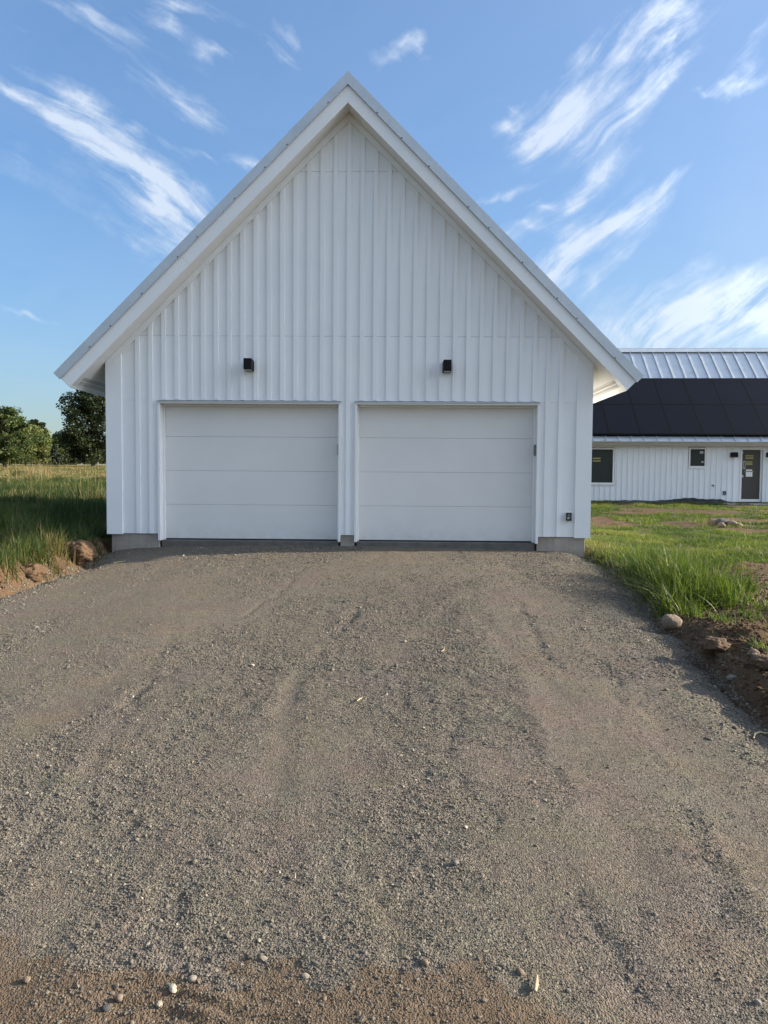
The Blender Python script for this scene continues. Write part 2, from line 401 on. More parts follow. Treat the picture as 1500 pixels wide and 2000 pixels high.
gy = axis([(-1500, -200, 130), (-200, -30, 10), (-30, -9, .6), (-9, 1.5, .05), (1.5, 6, .1), (6, 18, .2), (18, 70, 1.2), (70, 400, 30), (400, 4000, 400)])
tag(grid_mesh('ground', gx, gy, ground_z, 'ground_earth', ground_attrs), kind='structure')

# ------------------------------------------------------------------ gravel driveway
def polydist(x, y, pts):
    d = np.full(x.shape, 9.)
    for (a, b) in zip(pts[:-1], pts[1:]):
        vx, vy = b[0]-a[0], b[1]-a[1]; t = np.clip(((x-a[0])*vx+(y-a[1])*vy)/(vx*vx+vy*vy), 0, 1)
        d = np.minimum(d, np.hypot(x-a[0]-t*vx, y-a[1]-t*vy))
    return d
TRACKS = []
for (wd, am, pts) in ((.14, -.13, ((1080, 1330), (1120, 1450), (1190, 1580), (1240, 1700))), (.07, -.12, ((575, 1320), (545, 1440), (525, 1560))), (.10, -.09, ((900, 1170), (820, 1230), (770, 1290))), (.16, -.10, ((420, 1190), (300, 1270), (110, 1400))), (.16, -.10, ((1230, 1390), (1390, 1560), (1490, 1700))),
                      (.04, .16, ((708, 1180), (690, 1208), (668, 1232))), (.04, .15, ((1010, 1170), (1055, 1250), (1080, 1300))), (.05, .15, ((1180, 1290), (1225, 1390), (1330, 1540))), (.20, .10, ((800, 1320), (815, 1450), (835, 1560), (860, 1720))), (.24, .09, ((440, 1370), (380, 1480), (170, 1650))), (.06, .15, ((1340, 1580), (1400, 1700), (1440, 1800))),
                      (.03, .16, ((335, 1308), (240, 1378), (140, 1425))), (.03, .14, ((600, 1105), (545, 1160), (470, 1208))), (.04, .14, ((1140, 1750), (1185, 1830), (1235, 1960))), (.10, .10, ((980, 1300), (1020, 1420), (1080, 1560))), (.04, .12, ((880, 1400), (900, 1500), (960, 1640))), (.05, -.1, ((700, 1700), (760, 1800), (800, 1860)))):
    TRACKS.append((wd, am, [on_ground(px, py, drive_z)[:2] for px, py in pts]))
def tracks(x, y):
    v = 0
    jx, jy = x+(fbm(x*4, y*4, 2, 77)-.5)*.12, y+(fbm(x*4, y*4, 2, 78)-.5)*.12
    for wd, am, pts in TRACKS: v = v+am*np.exp(-(polydist(jx, jy, pts)/wd)**2)
    return v
def looseness(x, y):
    wx = x+(fbm(x*.5, y*.35, 3, 70)-.5)*1.6
    ux = wx-.06*(y+9)*x*.25
    a = fbm(ux*1.7, y*.22+3, 4, 71); b = fbm(x*1.1, y*.9, 4, 73); c = fbm(x*3.4, y*2.6, 3, 75)
    v = .55*a+.3*b+.15*c
    v = v+.06*np.exp(-((x-.9-.05*(y+9))/.55)**2)*sstep(-1.5, -4, y)+.05*np.exp(-((x+1.2)/.8)**2)*sstep(-4.5, -7, y)
    v = v+.05*sstep(-.5, .0, edge_dist(x, y))+.045*sstep(.6, 2.4, x)*sstep(-1, -3, y)
    return sstep(.36, .68, v+tracks(x, y))
def soil_front(x, y):                     # brown earth tracked over the gravel nearest the camera
    e = -9.06+(fbm(x*1.9, x*0+2, 3, 90)-.5)*.5+(fbm(x*7, y*7, 3, 91)-.5)*.3
    return sstep(0.08, -.12, y-e)*sstep(1.55, 1.0, x+(fbm(x*4, y*4, 2, 93)-.5)*.6)
def ruts(x, y):
    z = 0
    for (x0, k, w_, dep) in ((-1.9, .00, .16, .014), (-.35, .01, .15, .012), (1.05, .03, .13, .016), (2.25, .02, .15, .013), (1.75, -.05, .06, .012), (-1.1, -.16, .05, .010), (.1, .12, .05, .009)):
        cx = x0+k*(y+6)+.7*(fbm(y*.28+x0*3, y*0+x0, 2, 80)-.5)
        dep = dep*.62*(.1+1.2*sstep(.3, .7, vnoise(y*.55+x0*5, y*0+x0*2, 83)))
        z = z-dep*np.exp(-((x-cx)/w_)**2)*(.4+.9*vnoise(y*.8+x0*9, y*0, 81))+dep*.6*np.exp(-((np.abs(x-cx)-w_*1.7)/(w_*.6))**2)*vnoise(y*1.3, y*0+x0*5, 82)
    return z
def tread(x, y):                          # tyre print in the brown earth
    m = soil_front(x, y)*np.exp(-((x-.16)/.24)**2)
    return m*.010*np.sign(np.sin((y+.35*np.abs(x-.16))*95))*.6
def drive_surface(x, y):
    l = looseness(x, y)
    z = drive_z(x, y)+.5*ruts(x, y)-.05*np.abs(tracks(x, y))
    z = z+(fbm(x*9, y*9, 3, 61)-.5)*.014*(.35+l)+(fbm(x*36, y*36, 3, 64)-.5)*.012*(.15+.85*l)*sstep(-1, -6, y)
    return z+tread(x, y)
def drive_attrs(x, y, z):
    return {'loose': looseness(x, y), 'mud': soil_front(x, y), 'rim': sstep(-.45, .05, edge_dist(x, y))}
def gravel_mat(w):
    co = objco(w)
    L = w.n('ShaderNodeAttribute', attribute_name='loose').outputs['Fac']
    mud = w.n('ShaderNodeAttribute', attribute_name='mud').outputs['Fac']
    rim = w.n('ShaderNodeAttribute', attribute_name='rim').outputs['Fac']
    n1 = w.noise(co, 1.7, 5, .6).outputs[0]; n2 = w.noise(co, 22, 5, .7).outputs[0]; n3 = w.noise(co, 150, 3, .6).outputs[0]
    v1 = w.n('ShaderNodeTexVoronoi', {'Vector': co, 'Scale': 75.0, 'Randomness': 1.0}, feature='F1')
    v2 = w.n('ShaderNodeTexVoronoi', {'Vector': co, 'Scale': 170.0, 'Randomness': 1.0}, feature='F1')
    fine = w.ramp(n1, [(.3, (.113, .091, .067)), (.55, (.140, .114, .084)), (.75, (.167, .138, .103))])
    fine = w.mix(w.mapr(n3, .35, .7, 0, .5), fine, (.113, .089, .064))
    rc = w.n('ShaderNodeSeparateColor', {0: v1.outputs['Color']}).outputs[0]
    rc2 = w.n('ShaderNodeSeparateColor', {0: v2.outputs['Color']}).outputs[1]
    st = [(.0, (.050, .045, .038)), (.3, (.090, .081, .067)), (.55, (.127, .114, .091)), (.8, (.172, .147, .112)), (1.0, (.262, .231, .183))]
    s1 = w.ramp(rc, st); s2 = w.ramp(rc2, st)
    stone = w.mix(w.mapr(n2, .42, .55), s1, s2)
    f = w.math('ADD', w.math('MULTIPLY', L, .75), w.math('MULTIPLY', w.math('SUBTRACT', n2, .48), 1.5))
    f = w.mapr(w.math('ADD', f, w.math('MULTIPLY', rim, .25)), .0, .75, .40, .97)
    c = w.mix(f, fine, stone)
    g1 = w.noise(co, 34, 2, .5).outputs[0]; g2 = w.noise(co, 62, 2, .5).outputs[0]
    c = w.mix(w.mapr(g1, .56, .72, 0, .55), c, (.057, .053, .044))
    c = w.mix(w.mapr(g2, .60, .74, 0, .55), c, (.312, .266, .208))
    hu = w.noise(co, 2.6, 4, .6).outputs['Color']
    c = w.mix(.16, c, w.mix(1.0, w.mix(1.0, c, hu, 'MULTIPLY'), (2, 2, 2), 'MULTIPLY'))
    earth = w.ramp(n2, [(.3, (.078, .054, .032)), (.6, (.122, .087, .056)), (.8, (.154, .118, .079))])
    c = w.mix(w.mapr(w.math('ADD', mud, w.math('MULTIPLY', w.math('SUBTRACT', n2, .5), .8)), .30, .65, 0, .85), c, earth)
    h1 = w.math('SUBTRACT', 1.0, w.mapr(v1.outputs['Distance'], 0, .8)); h2 = w.math('SUBTRACT', 1.0, w.mapr(v2.outputs['Distance'], 0, .8))
    h = w.math('ADD', w.math('MULTIPLY', w.math('MULTIPLY', h1, rc), f), w.math('MULTIPLY', h2, .5))
    h = w.math('ADD', h, w.math('MULTIPLY', n3, .6))
    return pbsdf(w, c, .93, normal=w.bump(h, .85, .010), spec=.2)
material('gravel', gravel_mat)
dx = axis([(-4.6, -3.2, .03), (-3.2, 3.0, .022), (3.0, 4.2, .03)])
yy = [-13.0]
while yy[-1] < .06: yy.append(yy[-1]+max(.012, min(.05, .0048*(abs(yy[-1]+11.07)+.6) if yy[-1] > -9.4 else .2)))
yy = np.array(yy)
tag(grid_mesh('driveway', dx, yy, drive_surface, 'gravel', drive_attrs, keep=lambda x, y: edge_dist(x, y) < .22), kind='structure')
tag(grid_mesh('driveway', axis([(-5, 4, .25)]), axis([(-40, -13, .5)]), drive_z, 'gravel', drive_attrs, keep=lambda x, y: edge_dist(x, y) < .22), kind='structure')

# loose stones lying on the gravel: stuff, instanced
def stone_mat(w):
    t = w.n('ShaderNodeAttribute', attribute_name='tone', attribute_type='INSTANCER').outputs['Fac']
    n = w.noise(objco(w), 3.0, 3).outputs[0]
    c = w.ramp(t, [(.0, (.058, .054, .045)), (.22, (.101, .095, .079)), (.42, (.140, .122, .095)), (.62, (.170, .145, .108)), (.72, (.121, .119, .099)), (.80, (.146, .119, .105)), (.88, (.222, .192, .143)), (1.0, (.323, .291, .237))])
    c = w.mix(w.mapr(n, .35, .7, 0, .35), c, (.093, .081, .064))
    return pbsdf(w, c, .85, spec=.25)
material('pebble', stone_mat)
def scatter_stones(name, P, S, tone, seed, mat='pebble'):
    n = len(P); r = np.random.default_rng(seed)
    rot = np.stack([r.normal(0, .35, n), r.normal(0, .35, n), r.uniform(0, 6.28, n)], 1)
    scl = S[:, None]*np.stack([r.uniform(.75, 1.35, n), r.uniform(.7, 1.1, n), r.uniform(.42, .8, n)], 1)
    o = np_mesh(name, P, attrs={'rot': rot, 'scl': scl, 'tone': tone})
    ng = bpy.data.node_groups.new(name, 'GeometryNodeTree')
    ng.interface.new_socket('Geometry', in_out='INPUT', socket_type='NodeSocketGeometry')
    ng.interface.new_socket('Geometry', in_out='OUTPUT', socket_type='NodeSocketGeometry')
    N = ng.nodes.new; Lk = ng.links.new
    gi, go = N('NodeGroupInput'), N('NodeGroupOutput')
    join = N('GeometryNodeJoinGeometry')
    for k in range(5):
        ico = N('GeometryNodeMeshIcoSphere'); ico.inputs['Radius'].default_value = 1.0; ico.inputs['Subdivisions'].default_value = 1 if k < 3 else 2
        no = N('ShaderNodeTexNoise'); no.noise_dimensions = '4D'; no.inputs['W'].default_value = k*7.3+seed; no.inputs['Scale'].default_value = .9; no.inputs['Detail'].default_value = 2
        sub = N('ShaderNodeVectorMath'); sub.operation = 'SUBTRACT'; sub.inputs[1].default_value = (.5, .5, .5); Lk(no.outputs['Color'], sub.inputs[0])
        sc = N('ShaderNodeVectorMath'); sc.operation = 'SCALE'; sc.inputs[3].default_value = 1.5; Lk(sub.outputs[0], sc.inputs[0])
        sp = N('GeometryNodeSetPosition'); Lk(ico.outputs['Mesh'], sp.inputs['Geometry']); Lk(sc.outputs[0], sp.inputs['Offset'])
        sm = N('GeometryNodeSetMaterial'); sm.inputs['Material'].default_value = MAT[mat]; Lk(sp.outputs[0], sm.inputs[0])
        g2i = N('GeometryNodeGeometryToInstance'); Lk(sm.outputs[0], g2i.inputs[0]); Lk(g2i.outputs[0], join.inputs[0])
    iop = N('GeometryNodeInstanceOnPoints'); iop.inputs['Pick Instance'].default_value = True
    m2p = N('GeometryNodeMeshToPoints'); Lk(gi.outputs[0], m2p.inputs[0]); Lk(m2p.outputs[0], iop.inputs['Points']); Lk(join.outputs[0], iop.inputs['Instance'])
    a = N('GeometryNodeInputNamedAttribute'); a.data_type = 'FLOAT_VECTOR'; a.inputs[0].default_value = 'rot'
    e2r = N('FunctionNodeEulerToRotation'); Lk(a.outputs[0], e2r.inputs[0]); Lk(e2r.outputs[0], iop.inputs['Rotation'])
    b = N('GeometryNodeInputNamedAttribute'); b.data_type = 'FLOAT_VECTOR'; b.inputs[0].default_value = 'scl'; Lk(b.outputs[0], iop.inputs['Scale'])
    rv = N('FunctionNodeRandomValue'); rv.data_type = 'INT'
    rv.inputs[4].default_value = 0; rv.inputs[5].default_value = 4; Lk(rv.outputs[2], iop.inputs['Instance Index'])
    Lk(iop.outputs[0], go.inputs[0])
    md = o.modifiers.new('scatter', 'NODES'); md.node_group = ng
    o.data.materials.append(MAT[mat])
    return tag(o, kind='stuff')
def gravel_points():
    P, S, T = [], [], []
    for (y0, y1, n, s0, s1) in ((-10.2, -8.2, 70000, .0024, .0058), (-8.2, -6.2, 80000, .003, .0064), (-6.2, -3.2, 80000, .0045, .0105), (-3.2, -.05, 50000, .006, .014)):
        y = rng.uniform(y0, y1, n*2); zc = y+11.07
        x = .76+rng.uniform(-1, 1, n*2)*(zc*.60+.5)
        l = looseness(x, y); d = edge_dist(x, y)
        keep = (rng.uniform(0, 1, n*2) < (.26+.74*l**1.3+.5*sstep(-.5, 0, d))*(1-.75*soil_front(x, y))) & (d < .16+.1*rng.normal(0, 1, n*2))
        x, y = x[keep][:n], y[keep][:n]; m = len(x)
        l = looseness(x, y); s = (s0+(s1-s0)*rng.beta(1.1, 3.2, m))*(.72+.28*l); big = rng.uniform(0, 1, m) < np.where(y < -7.5, .022, .010)*(.4+l); s[big] *= rng.uniform(1.5, 2.5, big.sum())
        z = np.maximum(drive_surface(x, y), ground_z(x, y))
        P.append(np.stack([x, y, z+s*.12], 1)); S.append(s)
        t = np.clip(rng.beta(1.5, 2.2, m), 0, 1); t[big] = np.clip(t[big]+.12, 0, 1); T.append(t)
    # coarser, paler stones raked to both edges of the drive
    n = 26000; y = rng.uniform(-7.5, -.25, n); xl, xr = drive_edges(y); side = rng.uniform(0, 1, n) < .5
    x = np.where(side, xl+rng.exponential(.16, n)-.08, xr-rng.exponential(.14, n)+.08); k = (edge_dist(x, y) < .12) & (rng.uniform(0, 1, n) < np.where(side, .55, .4)); x, y = x[k], y[k]
    s = .005+.013*rng.beta(1.1, 3.5, len(x)); z = np.maximum(drive_surface(x, y), ground_z(x, y))
    P.append(np.stack([x, y, z+s*.15], 1)); S.append(s); T.append(np.clip(rng.beta(2.6, 2.0, len(x)), 0, 1))
    return np.concatenate(P), np.concatenate(S), np.concatenate(T)
scatter_stones('gravel_stones', *gravel_points(), 3)

# ------------------------------------------------------------------ the garage
S2 = math.sqrt(2)
W, OV, ZS, ZA, EH, TT, TM = 3.7398, .3273, .0937, 6.9136, 4.3811, .3002, .1248
ZJ1, ZJ2, XB, BS, BW = 3.1564, 5.6269, -.0273, .2032, .064
XD = (-2.938, -.106, .108, 2.936); ZH = 2.12
LEN = 6.5
ZSOF = ZA-TT*S2                            # soffit plane: z = ZSOF - |x|
ZFR = 6.372                                # lower edge of the frieze boards
garage = tag(empty('garage', (0, 0, 0)), 'white board and batten double garage with steep gable roof behind the gravel drive', 'garage')
wall = MB()
zc = ZSOF-.02
wall.prism([(-3.725, ZH+.035), (3.725, ZH+.035), (3.725, zc-3.725), (0, zc), (-3.725, zc-3.725)], .0125, .2)
for a, b in ((-3.725, XD[0]+.01), (XD[1]-.01, XD[2]+.01), (XD[3]-.01, 3.725)): wall.box(a, b, .0125, .2, .10, ZH+.033)
wall_o = wall.build('wall', 'dark_gap', garage)
sw = MB()
for s in (-1, 1):
    a, b = sorted((s*3.73, s*3.55)); sw.box(a, b, .201, LEN, .10, ZSOF-3.735)
sw.prism([(-3.54, .1), (3.54, .1), (3.54, ZSOF-3.60), (0, ZSOF-.03), (-3.54, ZSOF-3.60)], LEN-.2, LEN-.01)
sw.build('side_wall', 'siding_paint', garage)
# siding sheets, cut by the two horizontal joints, the doors and the rake
def clip(poly, a, b, c):                   # keep a*x + b*z <= c
    out = []
    for i in range(len(poly)):
        p, q = poly[i], poly[(i+1) % len(poly)]; dp, dq = a*p[0]+b*p[1]-c, a*q[0]+b*q[1]-c
        if dp <= 0: out.append(p)
        if (dp < 0 < dq) or (dq < 0 < dp):
            t = dp/(dp-dq); out.append((p[0]+t*(q[0]-p[0]), p[1]+t*(q[1]-p[1])))
    return out
def gable_poly(x0, x1, z0, z1, zap):
    p = [(x0, z0), (x1, z0), (x1, z1), (x0, z1)]
    for s in (-1, 1): p = clip(p, s, 1, zap)
    return p
seams = [-3.50]+[XB+BW/2+BS*6*k for k in (-2, -1, 0, 1, 2)]+[3.50]
GAP = .002
for k in range(len(seams)-1):
    x0, x1 = seams[k]+.0015, seams[k+1]-.0015
    for (z0, z1) in ((ZS+.012, ZJ1-GAP), (ZJ1+GAP, ZJ2-GAP), (ZJ2+GAP, 7)):
        pieces = [(x0, x1, z0, z1)]
        if z0 < 1:                          # around the door openings
            pieces = [(x0, x1, ZH+.052, z1)]
            for a, b in ((-3.5, XD[0]-.001), (XD[1]+.001, XD[2]-.001), (XD[3]+.001, 3.5)):
                lo, hi = max(a, x0), min(b, x1)
                if hi-lo > .03: pieces.append((lo, hi, z0, ZH+.050))
        for pc in pieces:
            pl = gable_poly(*pc, ZFR+.06)
            if len(pl) >= 3: MB().prism(pl, 0.0, .0115).build('siding_panel', 'siding_paint', wall_o)
# battens
for i in range(-16, 17):
    a, b = XB+i*BS, XB+i*BS+BW
    over = (XD[0] < b and a < XD[1]) or (XD[2] < b and a < XD[3])
    z0 = ZH+.055+.003*((i*7) % 3) if over else ZS+.014
    pl = gable_poly(a, b, z0, 7, ZFR-.002)
    MB().prism(pl, -.0215, -.0003).build('batten', 'batten_paint', wall_o)
for s in (-1, 1):
    a, b = sorted((s*3.496, s*W)); MB().prism(gable_poly(a, b, ZS, 7, ZFR-.002), -.027, .012).build('corner_board', 'batten_paint', wall_o)
    b2 = MB(); x_in, x_out = sorted((s*W, s*(W-.02))); b2.box(x_in, x_out, .0125, .25, ZS, ZSOF-W-.012); b2.build('corner_board', 'batten_paint', wall_o)
    q = [(0, ZFR), (s*W, ZFR-W), (s*W, ZSOF-W-.004), (0, ZSOF-.004)]
    if s < 0: q = q[::-1]
    MB().prism(q, -.029, -.0005).build('frieze_board', 'fascia_paint_rising' if s < 0 else 'fascia_paint_falling', wall_o)
# foundation
for a, b in ((-3.683, XD[0]+.004), (XD[1]-.0, XD[2]+.0), (XD[3]-.004, 3.67)): MB().box(a, b, .018, .3, -.75, .099).build('foundation', 'concrete', garage, .006)
for a, b in ((-3.68, -3.4), (3.4, 3.667)): MB().box(a, b, .301, LEN, -.75, .099).build('foundation', 'concrete', garage, .006)
for a, b in (XD[:2], XD[2:]): MB().box(a+.03, b-.03, .045, .5, -.7, .001).build('floor_slab', 'concrete_dark', garage, .008)
# overhead doors
for (a, b) in ((XD[0], XD[1]), (XD[2], XD[3])):
    dr = MB().box(a+.036, b-.036, .222, .235, .02, ZH+.05).build('garage_door', 'dark_gap', garage)
    zs = [.022, .557, 1.089, 1.622, 2.17]
    for k in range(4):
        MB().box(a+.038, b-.038, .172, .218, zs[k]+(.0012 if k else 0), zs[k+1]-.0012).build('door_section', 'door_paint', dr, .0025)
    MB().box(a+.037, b-.037, .178, .214, .003, .0215).build('bottom_seal', 'rubber_black', dr)
    fr = MB().box(a, a+.036, -.034, .2, .0, ZH).box(b-.036, b, -.034, .2, .0, ZH).box(a, b, -.034, .2, ZH+.001, ZH+.034).build('door_frame', 'trim_paint', garage, .003)
    MB().box(a+.0365, a+.062, .125, .168, .004, ZH-.001).box(b-.062, b-.0365, .125, .168, .004, ZH-.001).box(a+.063, b-.063, .125, .168, ZH-.028, ZH-.001).build('weather_strip', 'trim_paint', fr, .003)
    MB().box(a-.012, b+.012, -.048, .011, ZH+.0355, ZH+.0395).box(a-.012, b+.012, -.0505, -.0485, ZH+.024, ZH+.0395).build('drip_flashing', 'galvalume', fr)
# roof: two slabs with fascia, soffit, metal and rake trim
def slope_box(s, u0, u1, p0, p1, y0, y1):   # u: distance down the slope from the ridge, p: depth below the roof surface
    def pt(u, p, y): return (s*(u-p)/S2, y, ZA-(u+p)/S2)
    c = [(u0, p0), (u1, p0), (u1, p1), (u0, p1)]
    m = MB(); v = [pt(u, p, y0) for u, p in c]+[pt(u, p, y1) for u, p in c]
    m.v = v; f = [(0, 1, 2, 3), (7, 6, 5, 4)]+[(i, 4+i, 4+(i+1) % 4, (i+1) % 4) for i in range(4)]
    m.f = f if s < 0 else [t[::-1] for t in f]
    return m
def add(m1, m2):
    b = len(m1.v); m1.v += m2.v; m1.f += [tuple(i+b for i in t) for t in m2.f]; return m1
def mitre(s, p0, p1, u1, y0, y1):           # board along the rake with a plumb cut at the ridge
    m = MB(); pts = [(p0, p0), (u1, p0), (u1, p1), (p1, p1)]
    def pt(u, p, y): return (s*(u-p)/S2, y, ZA-(u+p)/S2)
    m.v = [pt(u, p, y0) for u, p in pts]+[pt(u, p, y1) for u, p in pts]
    f = [(0, 1, 2, 3), (7, 6, 5, 4)]+[(i, 4+i, 4+(i+1) % 4, (i+1) % 4) for i in range(4)]
    m.f = f if s < 0 else [t[::-1] for t in f]
    return m
UE = EH*S2
roof = None
for s in (-1, 1):
    m = mitre(s, .0, .02, UE-.004, -OV+.012, LEN+.3)
    if roof is None: roof = m
    else: add(roof, m)
roof = roof.build('roof', 'galvalume', garage)
for s in (-1, 1):
    fas = 'fascia_paint_rising' if s < 0 else 'fascia_paint_falling'
    mitre(s, .0205, TT-.013, UE-.03, -OV+.024, LEN+.28).build('roof_core', 'dark_gap', roof)
    mitre(s, TT-.0125, TT, UE-.028, -OV+.0235, LEN+.28).build('soffit', 'soffit_paint', roof)
    # fascia board along the rake, in two lengths
    mitre(s, TM-.012, TT+.004, 3.62, -OV, -OV+.022).build('fascia_board', fas, roof)
    slope_box(s, 3.6215, UE-.014, TM-.012, TT+.004, -OV, -OV+.022).build('fascia_board', fas, roof)
    slope_box(s, UE-.027, UE-.006, .022, TT+.012, -OV+.0005, LEN+.28).build('eave_fascia', 'trim_paint', roof)
    # metal rake trim: three lengths, each with a turned-out drip at its foot
    cuts = [0, 1.72 if s > 0 else 2.02, 3.95, UE+.012]
    for k in range(3):
        u0, u1 = cuts[k], cuts[k+1]-(.0012 if k < 2 else 0); yo = -.0012*(k % 2)
        t = mitre(s, -.008, TM, u1, -OV-.0145+yo, -OV-.012+yo) if k == 0 else slope_box(s, u0, u1, -.008, TM, -OV-.0145+yo, -OV-.012+yo)
        add(t, slope_box(s, max(u0, TM), u1, TM-.002, TM+.0015, -OV-.028+yo, -OV-.0115+yo))
        add(t, slope_box(s, max(u0, .02), u1, -.0085, -.006, -OV-.0143+yo, .05))
        t.build('rake_trim', 'galvalume', roof)
    for k in range(9):
        u = .62+k*.63+.12*math.sin(k*2.3+s)
        sc = slope_box(s, u-.009, u+.009, TM-.020, TM-.004, -OV-.0255, -OV-.0158); sc.build('screw', 'rubber_black', roof)
    slope_box(s, UE-.003, UE+.014, -.008, .075, -OV-.012, LEN+.3).build('eave_trim', 'galvalume', roof)
    # vented strip in the eave soffit
    v = MB()
    for k in range(112):
        y0 = -OV+.16+k*.03
        add(v, slope_box(s, UE-.215, UE-.175, TT+.0003, TT+.0028, y0, y0+.006))
        add(v, slope_box(s, UE-.155, UE-.115, TT+.0003, TT+.0028, y0+.015, y0+.021))
    add(v, slope_box(s, UE-.232, UE-.226, TT+.0003, TT+.004, -OV+.15, 3.2)); add(v, slope_box(s, UE-.104, UE-.098, TT+.0003, TT+.004, -OV+.15, 3.2))
    vo = v.build('soffit_vent', 'plastic_grey', roof)

# ------------------------------------------------------------------ fittings on the garage front
def wall_lamp(x, z, label, s=1.0, group=None, loc=None, wide=.128, high=.168, deep=.205):
    L = tag(empty('wall_lamp', (x, -.02, z) if loc is None else loc), label, 'wall lamp', group)
    MB().box(-wide*.5, wide*.5, -.022, .0195, -high*.5, high*.42).build('back_plate', 'lamp_black', L, .004)
    b = MB()
    b.box(-wide*.5+.004, wide*.5-.004, -deep, -.0225, -high*.5+.004, high*.5)
    b.build('lamp_body', 'lamp_black', L, .007)
    MB().box(-wide*.5+.018, wide*.5-.018, -deep+.03, -.04, -high*.5-.0005, -high*.5+.0035).build('lens', 'plastic_pale', L)
    return L
gl = 'black wall lamps on the garage front'
wall_lamp(-1.505, 2.700, 'black box wall lamp above the left garage door', group=gl)
wall_lamp(1.507, 2.690, 'black box wall lamp above the right garage door', group=gl)
def keypad(x, z, mat, label):
    k = tag(empty('door_keypad', (x, .06, z)), label, 'keypad', 'keypads on the garage door frames')
    MB().box(-.026, 0, -.035, .035, -.085, .085).build('case', mat, k, .004)
    MB().box(-.0285, -.0262, -.022, .022, -.03, .065).build('cover', 'plastic_grey', k, .001)
keypad(XD[1]-.0362, 1.43, 'plastic_pale', 'pale keypad on the right jamb of the left garage door')
keypad(XD[3]-.0362, 1.44, 'plastic_grey', 'grey keypad on the right jamb of the right garage door')
def outlet(loc, label, rz=0.0, k=1.0):
    o = tag(empty('outdoor_outlet', loc, rz), label, 'outlet'); o.scale = (k, k, k)
    MB().box(-.042, .055, -.012, 0, -.062, .066).build('wall_plate', 'trim_paint', o, .003)
    MB().box(-.048, .036, -.062, -.0125, -.066, .060).build('cover_box', 'plastic_smoke', o, .008)
    MB().box(-.034, -.004, -.0655, -.0622, -.038, -.008).build('socket', 'plastic_pale', o, .002)
    MB().box(-.028, .006, -.0655, -.0622, .006, .036).build('socket', 'plastic_grey', o, .002)
    MB().box(.006, .024, -.066, -.0622, -.02, .0).build('latch', 'plastic_grey', o, .002)
outlet((3.41, -.0005, .425), 'small dark outlet box low on the garage front by its right corner')
MB_bolt = MB().box(-.006, .006, -.006, 0, -.006, .006)

# ------------------------------------------------------------------ the house behind on the right
HR = -.038
H0 = aty(1300, 979, 16.0)
house = tag(empty('house', H0, HR), 'long low white house with metal roof and black solar panels behind the garage', 'house')
hx = np.array([math.cos(HR), math.sin(HR), 0]); hy = np.array([-math.sin(HR), math.cos(HR), 0])
def hp(px, py, off=0.0):                   # pixel to (x, z) on the house front
    d = ray(px, py); t = ((H0+hy*off-CAM)@hy)/(d@hy); q = CAM+d*t-H0; return float(q@hx), float(q[2])
def hroof(px, py, ye, ze):                 # pixel to distance up the 45 degree roof plane that starts at (ye, ze)
    n = (-hy+np.array([0, 0, 1]))/S2; p0 = H0+hy*ye+np.array([0, 0, ze]); d = ray(px, py)
    q = CAM+d*(((p0-CAM)@n)/(d@n))-H0; return float(q@hx), (float(q@hy)-ye)*S2
HX0, HX1 = -6.5, 13.0
EY = -.5                                   # eave overhang
ze_top = hp(1330, 861.5, EY)[1]
ze_bot = hp(1330, 870, EY)[1]
HT = ze_bot+(-EY)-(ze_top-ze_bot)-.01
ridge_u = hroof(1350, 684, EY, ze_top)[1]
RD = ridge_u/S2                            # run of the roof
# openings: x0, x1, z0, z1 measured on the wall
w1a, w1b = hp(1120, 945), hp(1200.5, 875); w2a, w2b = hp(1344.5, 913), hp(1380, 874.5); dra, drb = hp(1443, 979.5), hp(1489, 876)
w1 = (w1a[0], w1b[0], w1a[1], w1b[1]); w2 = (w2a[0], w2b[0], w2a[1], w2b[1]); dr = (dra[0], drb[0]+.05, -.02, drb[1])
hw = MB()
gp = .02
e1, e2 = (tuple(v+gp*k for v, k in zip(q, (-1, 1, -1, 1))) for q in (w1, w2))
xs = [HX0, e1[0], e1[1], e2[0], e2[1], dr[0], dr[1], HX1]
for i in range(7):
    if i in (1, 3, 5):
        q = (e1, e2, dr)[i//2]
        if q[2] > 0: hw.box(xs[i], xs[i+1], 0, .18, 0, q[2])
        hw.box(xs[i], xs[i+1], 0, .18, q[3], HT)
    else: hw.box(xs[i], xs[i+1], 0, .18, 0, HT)
ztop = lambda y: ze_top+(y-EY)-.12
for xe in (HX0, HX1-.18):                  # gable ends
    m = MB(); yb = 2*(RD+EY)
    pts = [(.181, 0), (yb, 0), (yb, HT), (yb/2, ze_top+RD-.2), (.181, HT)]
    b = len(hw.v); hw.v += [(xe, y, z) for y, z in pts]+[(xe+.18, y, z) for y, z in pts]
    hw.f += [(b, b+4, b+3, b+2, b+1), (b+5, b+6, b+7, b+8, b+9)]+[(b+i, b+(i+1) % 5, b+5+(i+1) % 5, b+5+i) for i in range(5)]
hw.box(HX0+.19, HX1-.19, 2*(RD+EY)-.18, 2*(RD+EY), 0, HT)
hwall = hw.build('wall', 'siding_paint', house)
for e in (e1, e2): MB().box(e[0]-.1, e[1]+.1, .185, .2, e[2]-.1, e[3]+.1).build('shadow_gap_backing', 'dark_gap', hwall)  # dark sheet added behind each window so its gap reads as a shadow line
bpx = hp(1150+540/8.333, 930)[0]
def overlaps(a, b, q): return a < q[1]+.03 and b > q[0]-.03
k0 = int(math.floor((HX0-bpx)/BS))+1
unit = MB().box(0, .05, -.026, -.0005, 0, 1)
ume = None
